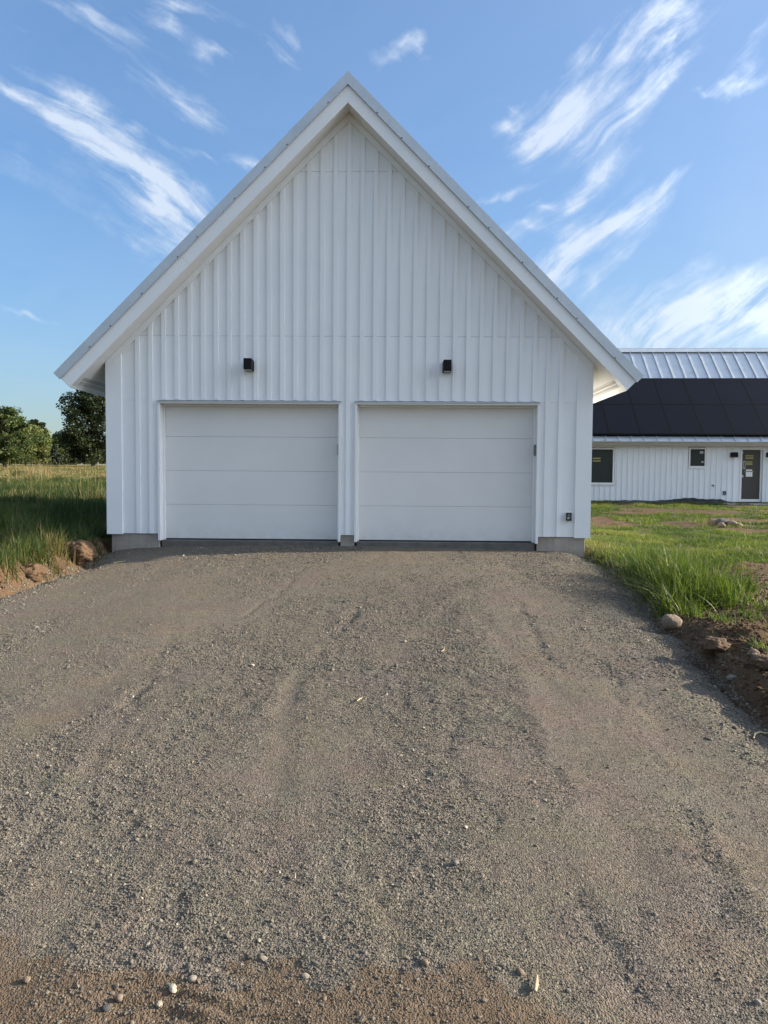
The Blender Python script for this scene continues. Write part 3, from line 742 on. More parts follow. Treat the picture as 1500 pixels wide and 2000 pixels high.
for k in range(k0, int((HX1-bpx)/BS)):
    a, b = bpx+k*BS, bpx+k*BS+.05
    spans = [(.012, HT-.07)]
    for q in (w1, w2, dr):
        if overlaps(a, b, q): spans = ([(.012, q[2]-.06)] if q[2] > .1 else [])+([(q[3]+.05, HT-.07)] if q[3]+.08 < HT-.07 else [])
    for z0, z1 in spans:
        if ume is None: o = unit.build('batten', 'batten_paint', hwall); ume = o.data
        else: o = bpy.data.objects.new('batten', ume); COL.objects.link(o); o.parent = hwall
        o.location = (a, 0, z0); o.scale = (1, 1, z1-z0)
MB().box(HX0, HX1, -.024, -.0006, HT-.068, HT).build('frieze_board', 'trim_paint', hwall)
MB().box(HX0+.02, dr[0]-.1, .015, .17, -.9, -.002).box(dr[1]+.1, HX1-.02, .015, .17, -.9, -.002).box(dr[0]-.099, dr[1]+.099, .016, .17, -.9, -.03).build('foundation', 'concrete', house)
def window(q, name, stick=None):
    x0, x1, z0, z1 = q; f = .055
    wn = MB().box(x0, x0+f, -.03, .10, z0, z1).box(x1-f, x1, -.03, .10, z0, z1).box(x0+f, x1-f, -.03, .10, z0, z0+f).box(x0+f, x1-f, -.03, .10, z1-f, z1).build(name, 'window_vinyl', house, .004)
    MB().box(x0+f+.001, x1-f-.001, .035, .05, z0+f+.001, z1-f-.001).build('pane', 'window_glass', wn)
    MB().box(x0-.03, x1+.03, -.045, -.0305, z0-.035, z0-.002).build('sill', 'window_vinyl', wn)
    for (px0, py0, px1, py1) in stick or []:
        a, b = hp(px0, py1, .03), hp(px1, py0, .03)
        MB().box(a[0], b[0], .0305, .0345, a[1], b[1]).build('sticker', 'sticker_yellow', wn)
    return wn
window(w1, 'window', [(1158, 894, 1173, 896.6), (1158, 899, 1173, 901.6)])
wn2 = window(w2, 'window')
a, b = hp(1370, 904, .03), hp(1374.5, 909, .03); MB().box(a[0], b[0], .03, .0345, a[1], b[1]+.16).build('sticker', 'plastic_pale', wn2)
a, b = hp(1367, 886, .03), hp(1374, 881, .03); MB().box(a[0], b[0], .03, .0345, a[1], b[1]).build('sticker', 'plastic_pale', wn2)
# door, set back in its recess
x0, x1, z0, z1 = dr; D = .10
glx0, glx1 = hp(1446, 930, D)[0], hp(1484, 930, D)[0]
gz0, gz1 = hp(1465, 975, D)[1], hp(1465, 881, D)[1]
door = MB().box(x0, glx0, -.025, .17, 0.002, z1).box(x0+.001, x1-.2, -.025, .17, z1-.05, z1+.04).box(glx1, glx1+.05, D-.03, .17, 0.002, z1-.051).box(glx0+.001, glx1-.001, D-.02, .17, .002, gz0).build('door', 'window_vinyl', house, .004)
MB().box(glx1+.051, x1+.001, .12, .17, .0, z1-.051).box(x1-.199, x1, -.025, .17, z1-.05, z1+.04).build('recess', 'siding_paint', door)
MB().box(glx0+.002, glx1-.002, D, D+.04, gz0+.001, z1-.052).build('pane', 'door_glass', door)
MB().box(x0-.05, x1+.02, -.06, .1, -.035, .0).build('threshold', 'rubber_black', door)
def on_door(px0, py0, px1, py1, mat, name='sticker', th=.006):
    a, b = hp(px0, py1, D), hp(px1, py0, D); MB().box(a[0], b[0], D-th, D-.0008, a[1], b[1]).build(name, mat, door)
on_door(1456, 889, 1471.5, 896.5, 'sticker_yellow'); on_door(1457, 901, 1469.5, 908, 'sticker_yellow')
on_door(1456.4, 891.2, 1471, 892.4, 'sticker_print', 'sticker', .008); on_door(1456.4, 893.8, 1471, 894.6, 'sticker_print', 'sticker', .008); on_door(1457.6, 903.6, 1469, 904.6, 'sticker_print', 'sticker', .008)
on_door(1456.5, 922, 1469.5, 931, 'paper', 'paper_sheet'); on_door(1457, 917, 1469, 919.5, 'paper', 'paper_sheet'); on_door(1454.5, 920, 1471.5, 921.7, 'sticker_yellow', 'tape')
on_door(1451, 900, 1456, 916, 'plastic_pale', 'sticker'); on_door(1452.3, 902, 1454.7, 914, 'sticker_print', 'sticker', .008); on_door(1447.5, 882.5, 1451.5, 886.5, 'plastic_pale')
on_door(1445.5, 927.8, 1450.5, 932.5, 'steel', 'handle', .07)
# house roof
def hbox(x0, x1, u0, u1, p0, p1):           # on the front slope: u up the slope from the eave, p above the plane
    def pt(x, u, p): return (x, EY+(u-p)/S2, ze_top+(u+p)/S2)
    m = MB(); m.hexa([pt(x0, u0, p0), pt(x1, u0, p0), pt(x1, u1, p0), pt(x0, u1, p0), pt(x0, u0, p1), pt(x1, u0, p1), pt(x1, u1, p1), pt(x0, u1, p1)]); return m
RX0, RX1 = HX0-.4, HX1+.4
hr = hbox(RX0, RX1, 0, ridge_u, -.05, 0)
ry = EY+RD; rz_ = ze_top+RD
hr.hexa([(RX0, ry, rz_-.07), (RX1, ry, rz_-.07), (RX1, 2*ry-EY, ze_top-.07), (RX0, 2*ry-EY, ze_top-.07), (RX0, ry, rz_), (RX1, ry, rz_), (RX1, 2*ry-EY, ze_top), (RX0, 2*ry-EY, ze_top)])
hroof_o = hr.build('roof', 'galvalume', house)
sx = hroof(1100+635/3.75, 741, EY, ze_top)[0]; SP = .466
sme = None
for k in range(int((RX0-sx)/SP)+1, int((RX1-sx)/SP)+1):
    if sme is None: o = hbox(-.012, .012, .0, ridge_u-.02, .0005, .042).build('standing_seam', 'galvalume', hroof_o); sme = o.data
    else: o = bpy.data.objects.new('standing_seam', sme); COL.objects.link(o); o.parent = hroof_o
    o.location = (sx+k*SP, 0, 0)
cap = hbox(RX0-.01, RX1+.01, ridge_u-.20, ridge_u+.03, .044, .062)
cap.box(RX0-.01, RX1+.01, ry-.005, ry+.15, rz_-.05, rz_+.085)
cap.build('ridge_cap', 'galvalume', hroof_o)
tq = (ze_top-ze_bot)*S2
hbox(RX0, RX1, .0, .022, -tq, -.0505).build('fascia_board', 'fascia_shaded', hroof_o)
hbox(RX0, RX1, .0225, (-EY)*S2+.0, -tq+.003, -tq+.016).build('soffit', 'soffit_paint', hroof_o)
MB().box(RX0, RX1, EY-.016, EY-.002, ze_top-.03, ze_top+.004).build('eave_trim', 'galvalume', hroof_o)
# solar panels
u_b, u_m, u_t = (hroof(1300, y, EY, ze_top)[1]-.03 for y in (850.5, 793.5, 742.5))
xp = hroof(1100+1015/3.75, 848, EY, ze_top)[0]; PW = hroof(1100+1245/3.75, 848, EY, ze_top)[0]-xp
pme = {}
for row, (ua, ub) in enumerate(((u_b, u_m), (u_m, u_t))):
    for k in range(-9, 9):
        xa = xp+k*PW
        if xa < RX0+.3 or xa+PW > RX1-.3: continue
        if row not in pme:
            g = hbox(.022, PW-.030, ua+.022, ub-.030, .118, .1255).build('solar_panel', 'solar_glass', hroof_o)
            fm = add(add(add(hbox(0, PW-.008, ua, ua+.0215, .085, .128), hbox(0, PW-.008, ub-.0295, ub-.008, .085, .128)), hbox(0, .0215, ua+.0216, ub-.0296, .085, .128)), hbox(PW-.0295, PW-.008, ua+.0216, ub-.0296, .085, .128))
            fo_ = fm.build('panel_frame', 'solar_frame', g); pme[row] = (g.data, fo_.data)
        else:
            g = bpy.data.objects.new('solar_panel', pme[row][0]); COL.objects.link(g); g.parent = hroof_o
            f_ = bpy.data.objects.new('panel_frame', pme[row][1]); COL.objects.link(f_); f_.parent = g
        g.location = (xa, 0, 0)
hbox(RX0+.32, RX1-.32, u_b+.01, u_t-.01, .05, .08).build('gap_shade_underlay', 'solar_frame', hroof_o)  # dark sheet added under the panels so the gaps between them read as shade
skx0, skx1 = xp-6*PW, xp+8*PW
hbox(skx0-PW*2, skx1, u_b-.045, u_b-.004, .02, .122).build('panel_skirt', 'solar_frame', hroof_o)
# fittings on the house wall
def hloc(px, py, off=-.0005):
    x, z = hp(px, py, off); return H0+hx*x+hy*off+np.array([0, 0, z])
for px, lab in ((1432, 'black box wall lamp on the house wall left of its glass door'), (1502, 'black box wall lamp at the photo edge right of the house door')):
    L = wall_lamp(0, 0, lab, loc=hloc(px, 888.5, -.0205), wide=.21, high=.185, deep=.2); L.rotation_euler = (0, 0, HR)
outlet(hloc(1414.5, 962.5), 'small grey outlet box low on the house wall beside its door', HR, 1.15)
sp = tag(empty('hose_tap', hloc(1391, 948), HR), 'small hose tap on the house wall below the little window', 'tap')
MB().box(-.06, .06, -.012, 0, -.06, .06).build('wall_plate', 'trim_paint', sp, .003)
MB().box(-.016, .016, -.12, -.0125, -.016, .016).box(-.014, .014, -.118, -.09, -.06, -.0165).build('spout', 'brass_dull', sp, .006)
MB().box(-.04, .04, -.075, -.05, .0165, .03).build('tap_handle', 'brass_dull', sp, .005)
# concrete walk at the house door, plastic sheeting along the wall foot
pa = [hp(1400, 985, -.9), hp(1520, 985, -.9)]
slab = MB().box(hp(1405, 983, -.5)[0], HX1, -1.3, -.06, -.22, -.04).build('path', 'concrete', None, .01)
slab.location = H0; slab.rotation_euler = (0, 0, HR); tag(slab, kind='structure')
def sheet():
    n, mrow = 90, 6; x = np.linspace(hp(1180, 980)[0], hp(1424, 980)[0], n); V = []
    for j in range(mrow):
        t = j/(mrow-1)
        hgt = .015+.085*sstep(-.6, .6, x-hp(1300, 980)[0])*(.5+fbm(x*2.3, x*0, 3, 140))*sstep(0, .4, x[-1]-x)
        yy_ = -.03-.30*t-.05*vnoise(x*4, x*0+j*.7, 141); zz = hgt*(1-t)**1.5+.03*(vnoise(x*6, x*0+j*1.3, 142)-.2)-.07*t
        V.append(np.stack([x, yy_, zz], 1))
    V = np.concatenate(V); i = (np.arange(mrow-1)[:, None]*n+np.arange(n-1)[None]).ravel()
    o = np_mesh('plastic_sheeting', V, np.stack([i, i+n, i+n+1, i+1], 1), mat='plastic_sheet', smooth=True)
    md = o.modifiers.new('solid', 'SOLIDIFY'); md.thickness = .006
    o.location = H0; o.rotation_euler = (0, 0, HR)
    tag(o, 'crumpled black plastic sheeting along the foot of the house wall', 'plastic sheet')
sheet()

# ------------------------------------------------------------------ stones, clods and straw
def rock_mat(c0, c1, c2):
    def fn(w):
        co = objco(w); n = w.noise(co, 9, 6, .65).outputs[0]; n2 = w.noise(co, 60, 4, .6).outputs[0]
        c = w.ramp(n, [(.3, c0), (.52, c1), (.72, c2)])
        c = w.mix(w.mapr(n2, .5, .75, 0, .4), c, c0)
        return pbsdf(w, c, .85, normal=w.bump(w.math('ADD', n, w.math('MULTIPLY', n2, .5)), .5, .012), spec=.3)
    return fn
material('stone_tan', rock_mat((.109, .077, .054), (.192, .147, .107), (.255, .207, .155)))
material('stone_grey', rock_mat((.035, .035, .038), (.07, .07, .073), (.11, .11, .11)))
material('stone_pale', rock_mat((.135, .118, .101), (.225, .202, .174), (.292, .270, .242)))
material('clod_earth', rock_mat((.049, .029, .017), (.095, .058, .032), (.134, .086, .049)))
def rock(name, loc, r, mat, label, cat, seed, squash=.75, amp=.35, rz=0., freq=1.4, sub=4, group=None, sink=.3):
    import bmesh
    bm = bmesh.new(); bmesh.ops.create_icosphere(bm, subdivisions=sub, radius=1)
    from mathutils import noise as mn
    for v in bm.verts:
        p = v.co.copy(); n = mn.noise(p*freq+Vector((seed*3.1, seed, -seed)))*amp+mn.noise(p*freq*3+Vector((seed, 5, seed*2)))*amp*.3+mn.noise(p*freq*8+Vector((seed, 5, seed*2)))*amp*.22+(mn.noise(p*freq*19)*amp*.2 if mat == 'clod_earth' else 0)
        v.co = p*(1+n); v.co.z *= squash
    me = bpy.data.meshes.new(name); bm.to_mesh(me); bm.free(); me.materials.append(MAT[mat]); me.polygons.foreach_set('use_smooth', [True]*len(me.polygons))
    o = bpy.data.objects.new(name, me); COL.objects.link(o)
    rr = r if isinstance(r, tuple) else (r, r, r)
    o.scale = rr; o.rotation_euler = (0, 0, rz); o.location = (loc[0], loc[1], loc[2]+rr[2]*squash*(1-sink*2))
    return tag(o, label, cat, group)
p = on_ground(1310, 1226)
rock('stone', p, (.088, .08, .088), 'stone_tan', 'big round tan stone on the right edge of the drive below the tall grass', 'stone', 3, .82, .24, .4, 1.0, sink=.16)
p = on_ground(1430, 1326); rock('stone', p, (.038, .03, .03), 'stone_pale', 'pale smooth stone half buried in the dark earth right of the drive', 'stone', 5, .7, .2)
p = on_ground(1472, 1279); rock('stone', p, (.04, .035, .035), 'stone_tan', 'small tan stone on top of the earth bank at the right edge', 'stone', 6, .8, .25)
pile = [(1392, 1027, .11, 'stone_tan', 'tan stone at the left end of the stone pile on the lawn', .8), (1411, 1027, .17, 'stone_grey', 'dark grey flat stone on top of the stone pile on the lawn', .55), (1409, 1031, .09, 'stone_tan', 'small tan stone at the front of the stone pile on the lawn', .8),
        (1428, 1028, .11, 'stone_tan', 'light tan stone just right of the dark one in the lawn pile', .7), (1443, 1029, .085, 'stone_tan', 'low tan stone at the right end of the stone pile on the lawn', .6)]
for i, (px, py, r, mt, lab, sq) in enumerate(pile):
    p = on_ground(px, py); rock('stone', p, (r, r*.8, r), mt, lab, 'stone', 11+i, sq, .28, i*.9, 1.2, 3, 'stones piled on the lawn', .1)
p = on_ground(150, 1086); rock('earth_clod', p, (.24, .2, .19), 'clod_earth', 'large brown earth clod beside the left corner of the garage', 'earth clod', 21, .85, .34, .3, 1.5, 5, sink=.34)
p = on_ground(60, 1126); rock('earth_clod', p, (.17, .15, .12), 'clod_earth', 'brown earth clod on the left bank nearer the photo edge', 'earth clod', 23, .85, .32, 1.3, 1.8, 5, sink=.25)
p = on_ground(1395, 1268); rock('earth_clod', p, (.12, .09, .07), 'clod_earth', 'dark crumbled earth mound right of the round tan stone', 'earth clod', 25, .85, .3, .2, 1.7, 5, sink=.25)
p = on_ground(1490, 1300); rock('earth_clod', p, (.11, .085, .06), 'clod_earth', 'dark earth mound at the right photo edge beside the drive', 'earth clod', 27, .85, .3, 1.2, 1.8, 5, sink=.3)
material('straw', lambda w: pbsdf(w, (.42, .33, .18), .7))
material('wood_chip', lambda w: pbsdf(w, w.ramp(w.noise(w.n('ShaderNodeMapping', {0: objco(w), 3: (40, 300, 40)}).outputs[0], 1).outputs[0], [(.3, (.26, .19, .11)), (.7, (.42, .33, .21))]), .75))
def stick(pxs, r, mat, label, name, cat, lift=.006):
    pts = []
    for px, py in pxs:
        p = on_ground(px, py, drive_surface); pts.append(Vector((p[0], p[1], float(drive_surface(np.array([p[0]]), np.array([p[1]]))[0])+lift+r)))
    cu = bpy.data.curves.new(name, 'CURVE'); cu.dimensions = '3D'; s_ = cu.splines.new('POLY'); s_.points.add(len(pts)-1)
    o0 = pts[0].copy()
    for q, p in zip(s_.points, pts): q.co = (*(p-o0), 1)
    s_.points[0].radius = .6; s_.points[-1].radius = .35
    cu.bevel_depth = r; cu.bevel_resolution = 2; cu.use_fill_caps = True
    tmp = bpy.data.objects.new('tmp', cu); COL.objects.link(tmp)
    me = bpy.data.meshes.new_from_object(tmp.evaluated_get(bpy.context.evaluated_depsgraph_get())); bpy.data.objects.remove(tmp)
    me.materials.clear(); me.materials.append(MAT[mat]); me.name = name
    o = bpy.data.objects.new(name, me); COL.objects.link(o); o.location = o0
    return tag(o, label, cat)
stick([(222, 1101), (232, 1099), (246, 1097)], .005, 'straw', 'pale straw on the gravel near the left corner of the garage', 'straw_stem', 'straw')
stick([(697, 1373), (702, 1369), (708, 1366)], .004, 'straw', 'short pale straw in the middle of the drive', 'straw_stem', 'straw')
stick([(862, 1275), (867, 1272), (869, 1266)], .003, 'straw', 'thin bent straw on the drive right of the middle', 'straw_stem', 'straw')
stick([(1472, 1446), (1475, 1438), (1484, 1434), (1494, 1437), (1504, 1435)], .006, 'straw', 'curled pale root at the right edge of the drive', 'root', 'root')
stick([(1045, 1948), (1047, 1932), (1049, 1914)], .007, 'wood_chip', 'thin wood splinter lying on the gravel at the bottom right', 'wood_splinter', 'wood splinter')
stick([(576, 1722), (577, 1712)], .005, 'wood_chip', 'short wood splinter standing out of the gravel left of centre', 'wood_splinter', 'wood splinter', .004)
stick([(286, 1100), (291, 1103), (297, 1105)], .004, 'wood_chip', 'dark little twig on the gravel before the left garage door', 'twig', 'twig')
big = [(829, 1884, .0115, 'stone_tan', 'roundish tan pebble with a long shadow near the bottom centre'), (206, 1975, .012, 'stone_grey', 'blue grey pebble on the brown earth at the bottom left'), (233, 1953, .011, 'stone_tan', 'reddish tan pebble above the blue grey one at the bottom left'),
       (52, 1918, .011, 'stone_tan', 'tan pebble at the lower left edge of the drive'), (375, 1916, .011, 'stone_pale', 'pale pebble at the upper edge of the brown earth strip'), (790, 1255, .016, 'stone_pale', 'white pebble on the drive below the right garage door'), (1070, 1265, .016, 'stone_pale', 'white pebble on the right half of the drive'),
       (1480, 1962, .010, 'stone_pale', 'white pebble at the bottom right edge of the drive'), (890, 1688, .011, 'stone_pale', 'pale pebble on the gravel right of the bottom centre'), (1016, 1903, .012, 'stone_tan', 'tan pebble left of the wood splinter at the bottom')]
for i, (px, py, r, mt, lab) in enumerate(big):
    p = on_ground(px, py, drive_surface); rock('pebble', p, (r*1.15, r, r), mt, lab, 'pebble', 31+i, .8, .4, i*.8, 1.2, 2, None, .12)

material('crumb', lambda w: pbsdf(w, w.ramp(w.n('ShaderNodeAttribute', attribute_name='tone', attribute_type='INSTANCER').outputs['Fac'], [(0, (.046, .028, .016)), (.5, (.095, .058, .033)), (.85, (.141, .095, .057)), (1, (.282, .240, .190))]), .95, spec=.1))
def crumb_points():
    x = np.concatenate([rng.uniform(-7, -3.3, 30000), rng.uniform(2.7, 6.5, 60000)]); y = np.concatenate([rng.uniform(-5, .2, 30000), rng.uniform(-8, -.5, 60000)])
    d = edge_dist(x, y); so_ = ground_attrs(x, y, None)['soil']
    k = (d > .02) & (rng.uniform(0, 1, len(x)) < so_*np.exp(-np.maximum(d-.5, 0)/.8)) & ~((np.abs(x) < 3.7) & (y > 0))
    x, y = x[k], y[k]; s_ = .004+.034*rng.beta(.9, 6, len(x))
    return np.stack([x, y, ground_z(x, y)+s_*.2], 1), s_, rng.beta(2, 2.2, len(x))
scatter_stones('soil_crumbs', *crumb_points(), 5, 'crumb')

# ------------------------------------------------------------------ grass
def leaf_mat(stops, trans=.35, attr='tone'):
    def fn(w):
        t = w.n('ShaderNodeAttribute', attribute_name=attr).outputs['Fac']
        c = w.ramp(t, stops)
        d = pbsdf(w, c, .55, spec=.25)
        tr = w.n('ShaderNodeBsdfTranslucent', {0: w.mix(1.0, c, (1.25, 1.3, .7), 'MULTIPLY')}).outputs[0]
        return w.n('ShaderNodeMixShader', {0: trans, 1: d, 2: tr}).outputs[0]
    return fn
material('grass_lawn', leaf_mat([(.0, (.021, .039, .009)), (.35, (.051, .089, .017)), (.6, (.091, .131, .025)), (.8, (.133, .151, .039)), (1.0, (.217, .197, .092))], .42))
material('grass_meadow', leaf_mat([(.0, (.017, .033, .011)), (.4, (.041, .071, .018)), (.65, (.082, .113, .030)), (.82, (.180, .143, .067)), (1.0, (.269, .209, .113))], .4))
def blades(name, P, H, Wd, tone, mat, lean=.35, seed=1, segs=3, curl=.5):
    r = np.random.default_rng(seed); n = len(P)
    az = r.uniform(0, 6.283, n); ln = np.abs(r.normal(0, lean, n)); fa = az+r.normal(1.57, .5, n)
    dirx, diry = np.cos(az), np.sin(az); wx, wy = np.cos(fa), np.sin(fa)
    rows = segs+1; V = np.zeros((n, segs*2+1, 3), np.float32)
    cu = curl*r.uniform(.3, 1.6, n)
    for k in range(rows):
        t = k/segs
        off = H*(ln*t+cu*ln*t*t); zz = H*(t-.35*np.minimum(ln*cu, .9)*t*t)
        c = np.stack([P[:, 0]+dirx*off, P[:, 1]+diry*off, P[:, 2]+zz], 1)
        if k < segs:
            hw_ = Wd*(1-.72*t**1.5)*.5; o = np.stack([wx*hw_, wy*hw_, hw_*0], 1)
            V[:, 2*k] = c-o; V[:, 2*k+1] = c+o
        else: V[:, 2*k] = c
    m = segs*2+1; base = (np.arange(n)*m)[:, None]
    q = np.concatenate([base+np.array([[2*k, 2*k+1, 2*k+3, 2*k+2]]) for k in range(segs-1)])
    t3 = base+np.array([[2*segs-2, 2*segs-1, 2*segs]])
    return tag(np_mesh(name, V.reshape(-1, 3), q, t3, mat=mat, attrs={'tone': np.repeat(tone, m)}), kind='stuff')
def in_view(x, y, z, mx=120):
    d = np.stack([x, y, z], 1)-CAM; w_ = d@FW; px = 750+F*(d@RT)/np.maximum(w_, .01); py = 1000-F*(d@UP)/np.maximum(w_, .01)
    return (w_ > .3) & (px > -mx) & (px < 1500+mx) & (py > 700) & (py < 2100)
def behind_garage(x, y): return (np.abs(x) < 3.72) & (y > -.02) & (y < LEN+.1)
def field(n, x0, x1, y0, y1, dens):
    x = rng.uniform(x0, x1, n); y = rng.uniform(y0, y1, n); z = ground_z(x, y)
    k = (rng.uniform(0, 1, n) < dens(x, y)) & in_view(x, y, z) & ~behind_garage(x, y) & (edge_dist(x, y) > .12)
    hq = np.stack([x, y, z], 1)-H0; k &= ~((hq@hy > -.04) & (hq@hx > HX0))
    return np.stack([x, y, z], 1)[k]
# young lawn on the right: near, middle, far
def lawn_d(x, y):
    a = ground_attrs(x, y, None); n = fbm(x*2.3, y*2.3, 3, 25)
    return np.clip(1-a['soil']*1.08, 0.015, 1)*(.10+1.0*sstep(.38, .62, n))
LP, LH, LW, LT = [], [], [], []
for (n, x0, x1, y0, y1, h, wd) in ((110000, 2.9, 7.5, -8, -1, .045, .0042), (130000, 3.7, 10, -1, 4.5, .05, .0065), (150000, 3.75, 15, 4.5, 16.2, .06, .012)):
    P = field(n, x0, x1, y0, y1, lawn_d); m = len(P); c = np.clip((fbm(P[:, 0]*1.3, P[:, 1]*1.3, 3, 28)-.5)*1.9+.5, 0, 1)
    LP.append(P); LH.append(h*rng.uniform(.45, 1.35, m)*(.55+.9*c)); LW.append(wd*rng.uniform(.7, 1.3, m))
    LT.append(np.clip(.18+.62*c+rng.normal(0, .13, m)+.35*(rng.uniform(0, 1, m) < .07), 0, 1))
blades('lawn_grass', np.concatenate(LP), np.concatenate(LH), np.concatenate(LW), np.concatenate(LT), 'grass_lawn', .5, 2)
# tall tufts by the drive and at the garage corner
TP, TH, TW, TN = [], [], [], []
def tuft(px, py, n, spread, h, tone, wd=.010):
    p = on_ground(px, py)
    if edge_dist(p[:1], p[1:2])[0] < .15: return
    x = p[0]+rng.normal(0, spread, n); y = p[1]+rng.normal(0, spread, n)
    TP.append(np.stack([x, y, ground_z(x, y)-.01], 1)); TH.append(h*rng.uniform(.4, 1.2, n)); TW.append(wd*rng.uniform(.6, 1.4, n)); TN.append(np.clip(tone+rng.normal(0, .12, n), 0, 1))
for (px, py, n, sp_, h, t) in ((1255, 1120, 300, .15, .36, .42), (1290, 1130, 380, .17, .42, .40), (1330, 1145, 380, .16, .42, .44), (1370, 1160, 340, .15, .36, .46), (1400, 1178, 320, .15, .32, .5), (1345, 1180, 380, .13, .34, .55), (1305, 1160, 300, .12, .34, .45), (1440, 1150, 260, .11, .22, .36),
                          (1225, 1100, 200, .14, .20, .6), (1185, 1085, 220, .16, .12, .8), (1175, 1072, 300, .3, .13, .8), (1260, 1085, 260, .3, .15, .6), (1350, 1100, 260, .3, .17, .5), (1410, 1110, 120, .2, .14, .55), (1320, 1193, 160, .09, .28, .6), (1350, 1205, 70, .05, .16, .55), (1415, 1215, 90, .07, .12, .45), (1470, 1205, 90, .08, .10, .4),
                          (1500, 1190, 80, .1, .12, .5), (1245, 1150, 160, .10, .16, .97), (1270, 1168, 160, .09, .16, .95), (1300, 1180, 90, .07, .18, .92), (1290, 1140, 60, .15, .45, .95), (1495, 1275, 60, .05, .12, .5), (1160, 1090, 120, .08, .16, .5), (1475, 1085, 160, .25, .12, .6), (1390, 1065, 160, .25, .12, .55), (1215, 1050, 160, .35, .1, .75), (1310, 1060, 160, .35, .11, .66), (1460, 1058, 140, .3, .12, .6), (1375, 1022, 160, .2, .2, .75)):
    tuft(px, py, n, sp_, h, t)
blades('tall_grass', np.concatenate(TP), np.concatenate(TH), np.concatenate(TW), np.concatenate(TN), 'grass_lawn', .52, 5, 4, 1.2)
# meadow on the left: rank green near the garage, straw coloured farther off
MP, MH, MW, MT = [], [], [], []
def mead_d(x, y): return np.clip(1.15-ground_attrs(x, y, None)['soil'], 0.06, 1)*(.4+.8*fbm(x*1.1, y*1.1, 3, 33))
for (n, x0, x1, y0, y1, h, wd) in ((100000, -8.5, -3.6, -4.6, 3, .18, .006), (110000, -14, -3.6, 3, 14, .13, .011), (150000, -36, -4, 14, 62, .09, .030)):
    P = field(n, x0, x1, y0, y1, mead_d); m = len(P); c = np.clip((fbm(P[:, 0]*.7, P[:, 1]*.7, 4, 36)-.5)*1.8+.5, 0, 1)
    d = edge_dist(P[:, 0], P[:, 1]); g = ground_attrs(P[:, 0], P[:, 1], None)['dry']
    MP.append(P); MH.append(h*rng.uniform(.4, 1.25, m)*(.45+.9*c)*(.35+.65*sstep(.2, 1.6, d))); MW.append(wd*rng.uniform(.6, 1.4, m))
    MT.append(np.clip(.12+.5*c+.42*g+rng.normal(0, .12, m)+.35*(rng.uniform(0, 1, m) < .05), 0, 1))
blades('meadow_grass', np.concatenate(MP), np.concatenate(MH), np.concatenate(MW), np.concatenate(MT), 'grass_meadow', .55, 8)
# dry seed stalks standing above it
SPt = np.concatenate([field(800, -30, -5, 9, 34, lambda x, y: .9+0*x), field(240, -9, -4, .5, 9, lambda x, y: .8+0*x)]); m = len(SPt)
blades('seed_stalks', SPt, rng.uniform(.35, .8, m), .005+.00035*np.abs(SPt[:, 1]), np.clip(rng.normal(.86, .1, m), 0, 1), 'grass_meadow', .09, 9)
TP, TH, TW, TN = [], [], [], []
for (px, py, n, sp_, h, t) in ((15, 1050, 320, .16, .56, .62), (45, 1060, 260, .15, .46, .6), (30, 1085, 160, .12, .22, .7), (75, 1085, 120, .1, .2, .66), (125, 1110, 90, .05, .17, .8), (150, 1060, 200, .2, .26, .3), (110, 1050, 240, .2, .3, .35), (195, 1050, 160, .12, .28, .2), (5, 1100, 120, .1, .2, .65), (60, 1040, 260, .25, .36, .5), (20, 985, 260, .4, .38, .35), (60, 975, 200, .4, .3, .4), (10, 960, 200, .5, .38, .3), (90, 985, 180, .4, .28, .45), (130, 1000, 200, .3, .34, .3), (180, 1010, 160, .25, .3, .25), (170, 965, 160, .5, .24, .6), (40, 1010, 220, .3, .36, .45), (0, 1030, 220, .2, .5, .55), (100, 1025, 200, .25, .4, .3), (20, 1070, 120, .1, .42, .7)):
    tuft(px, py, n, sp_, h, t)
for k in range(60):
    tuft(rng.uniform(-15, 205), rng.uniform(918, 1000), int(rng.uniform(40, 140)), rng.uniform(.12, .4), rng.uniform(.14, .36), rng.choice([.15, .3, .5, .65, .9], p=[.25, .25, .2, .15, .15]), .014)
for k in range(44): tuft(rng.uniform(-10, 195), rng.uniform(1045, 1125), int(rng.uniform(20, 70)), rng.uniform(.05, .12), rng.uniform(.14, .34), rng.choice([.3, .5, .65, .85]), .008)
for k in range(9): tuft(rng.uniform(5, 130), rng.uniform(925, 945), 10, .5, .75, .88, .012)
blades('bank_grass', np.concatenate(TP), np.concatenate(TH), np.concatenate(TW), np.concatenate(TN), 'grass_meadow', .38, 15, 4, .9)

# ------------------------------------------------------------------ trees beyond the meadow
def bark(w):
    n = w.noise(w.n('ShaderNodeMapping', {0: objco(w), 3: (14, 14, 3)}).outputs[0], 1, 5, .65).outputs[0]
    return pbsdf(w, w.ramp(n, [(.3, (.03, .024, .019)), (.7, (.085, .07, .055))]), .9, normal=w.bump(n, .8, .03))
material('bark', bark)
material('leaf_dark', leaf_mat([(0, (.009, .016, .008)), (.5, (.020, .034, .012)), (1, (.041, .058, .017))], .22))
material('leaf_mid', leaf_mat([(0, (.023, .041, .014)), (.5, (.054, .083, .026)), (1, (.108, .132, .044))], .3))
material('leaf_pale', leaf_mat([(0, (.034, .055, .020)), (.5, (.083, .112, .035)), (1, (.166, .166, .058))], .32))
material('leaf_spruce', leaf_mat([(0, (.012, .020, .014)), (.5, (.027, .039, .027)), (1, (.058, .073, .044))], .15))
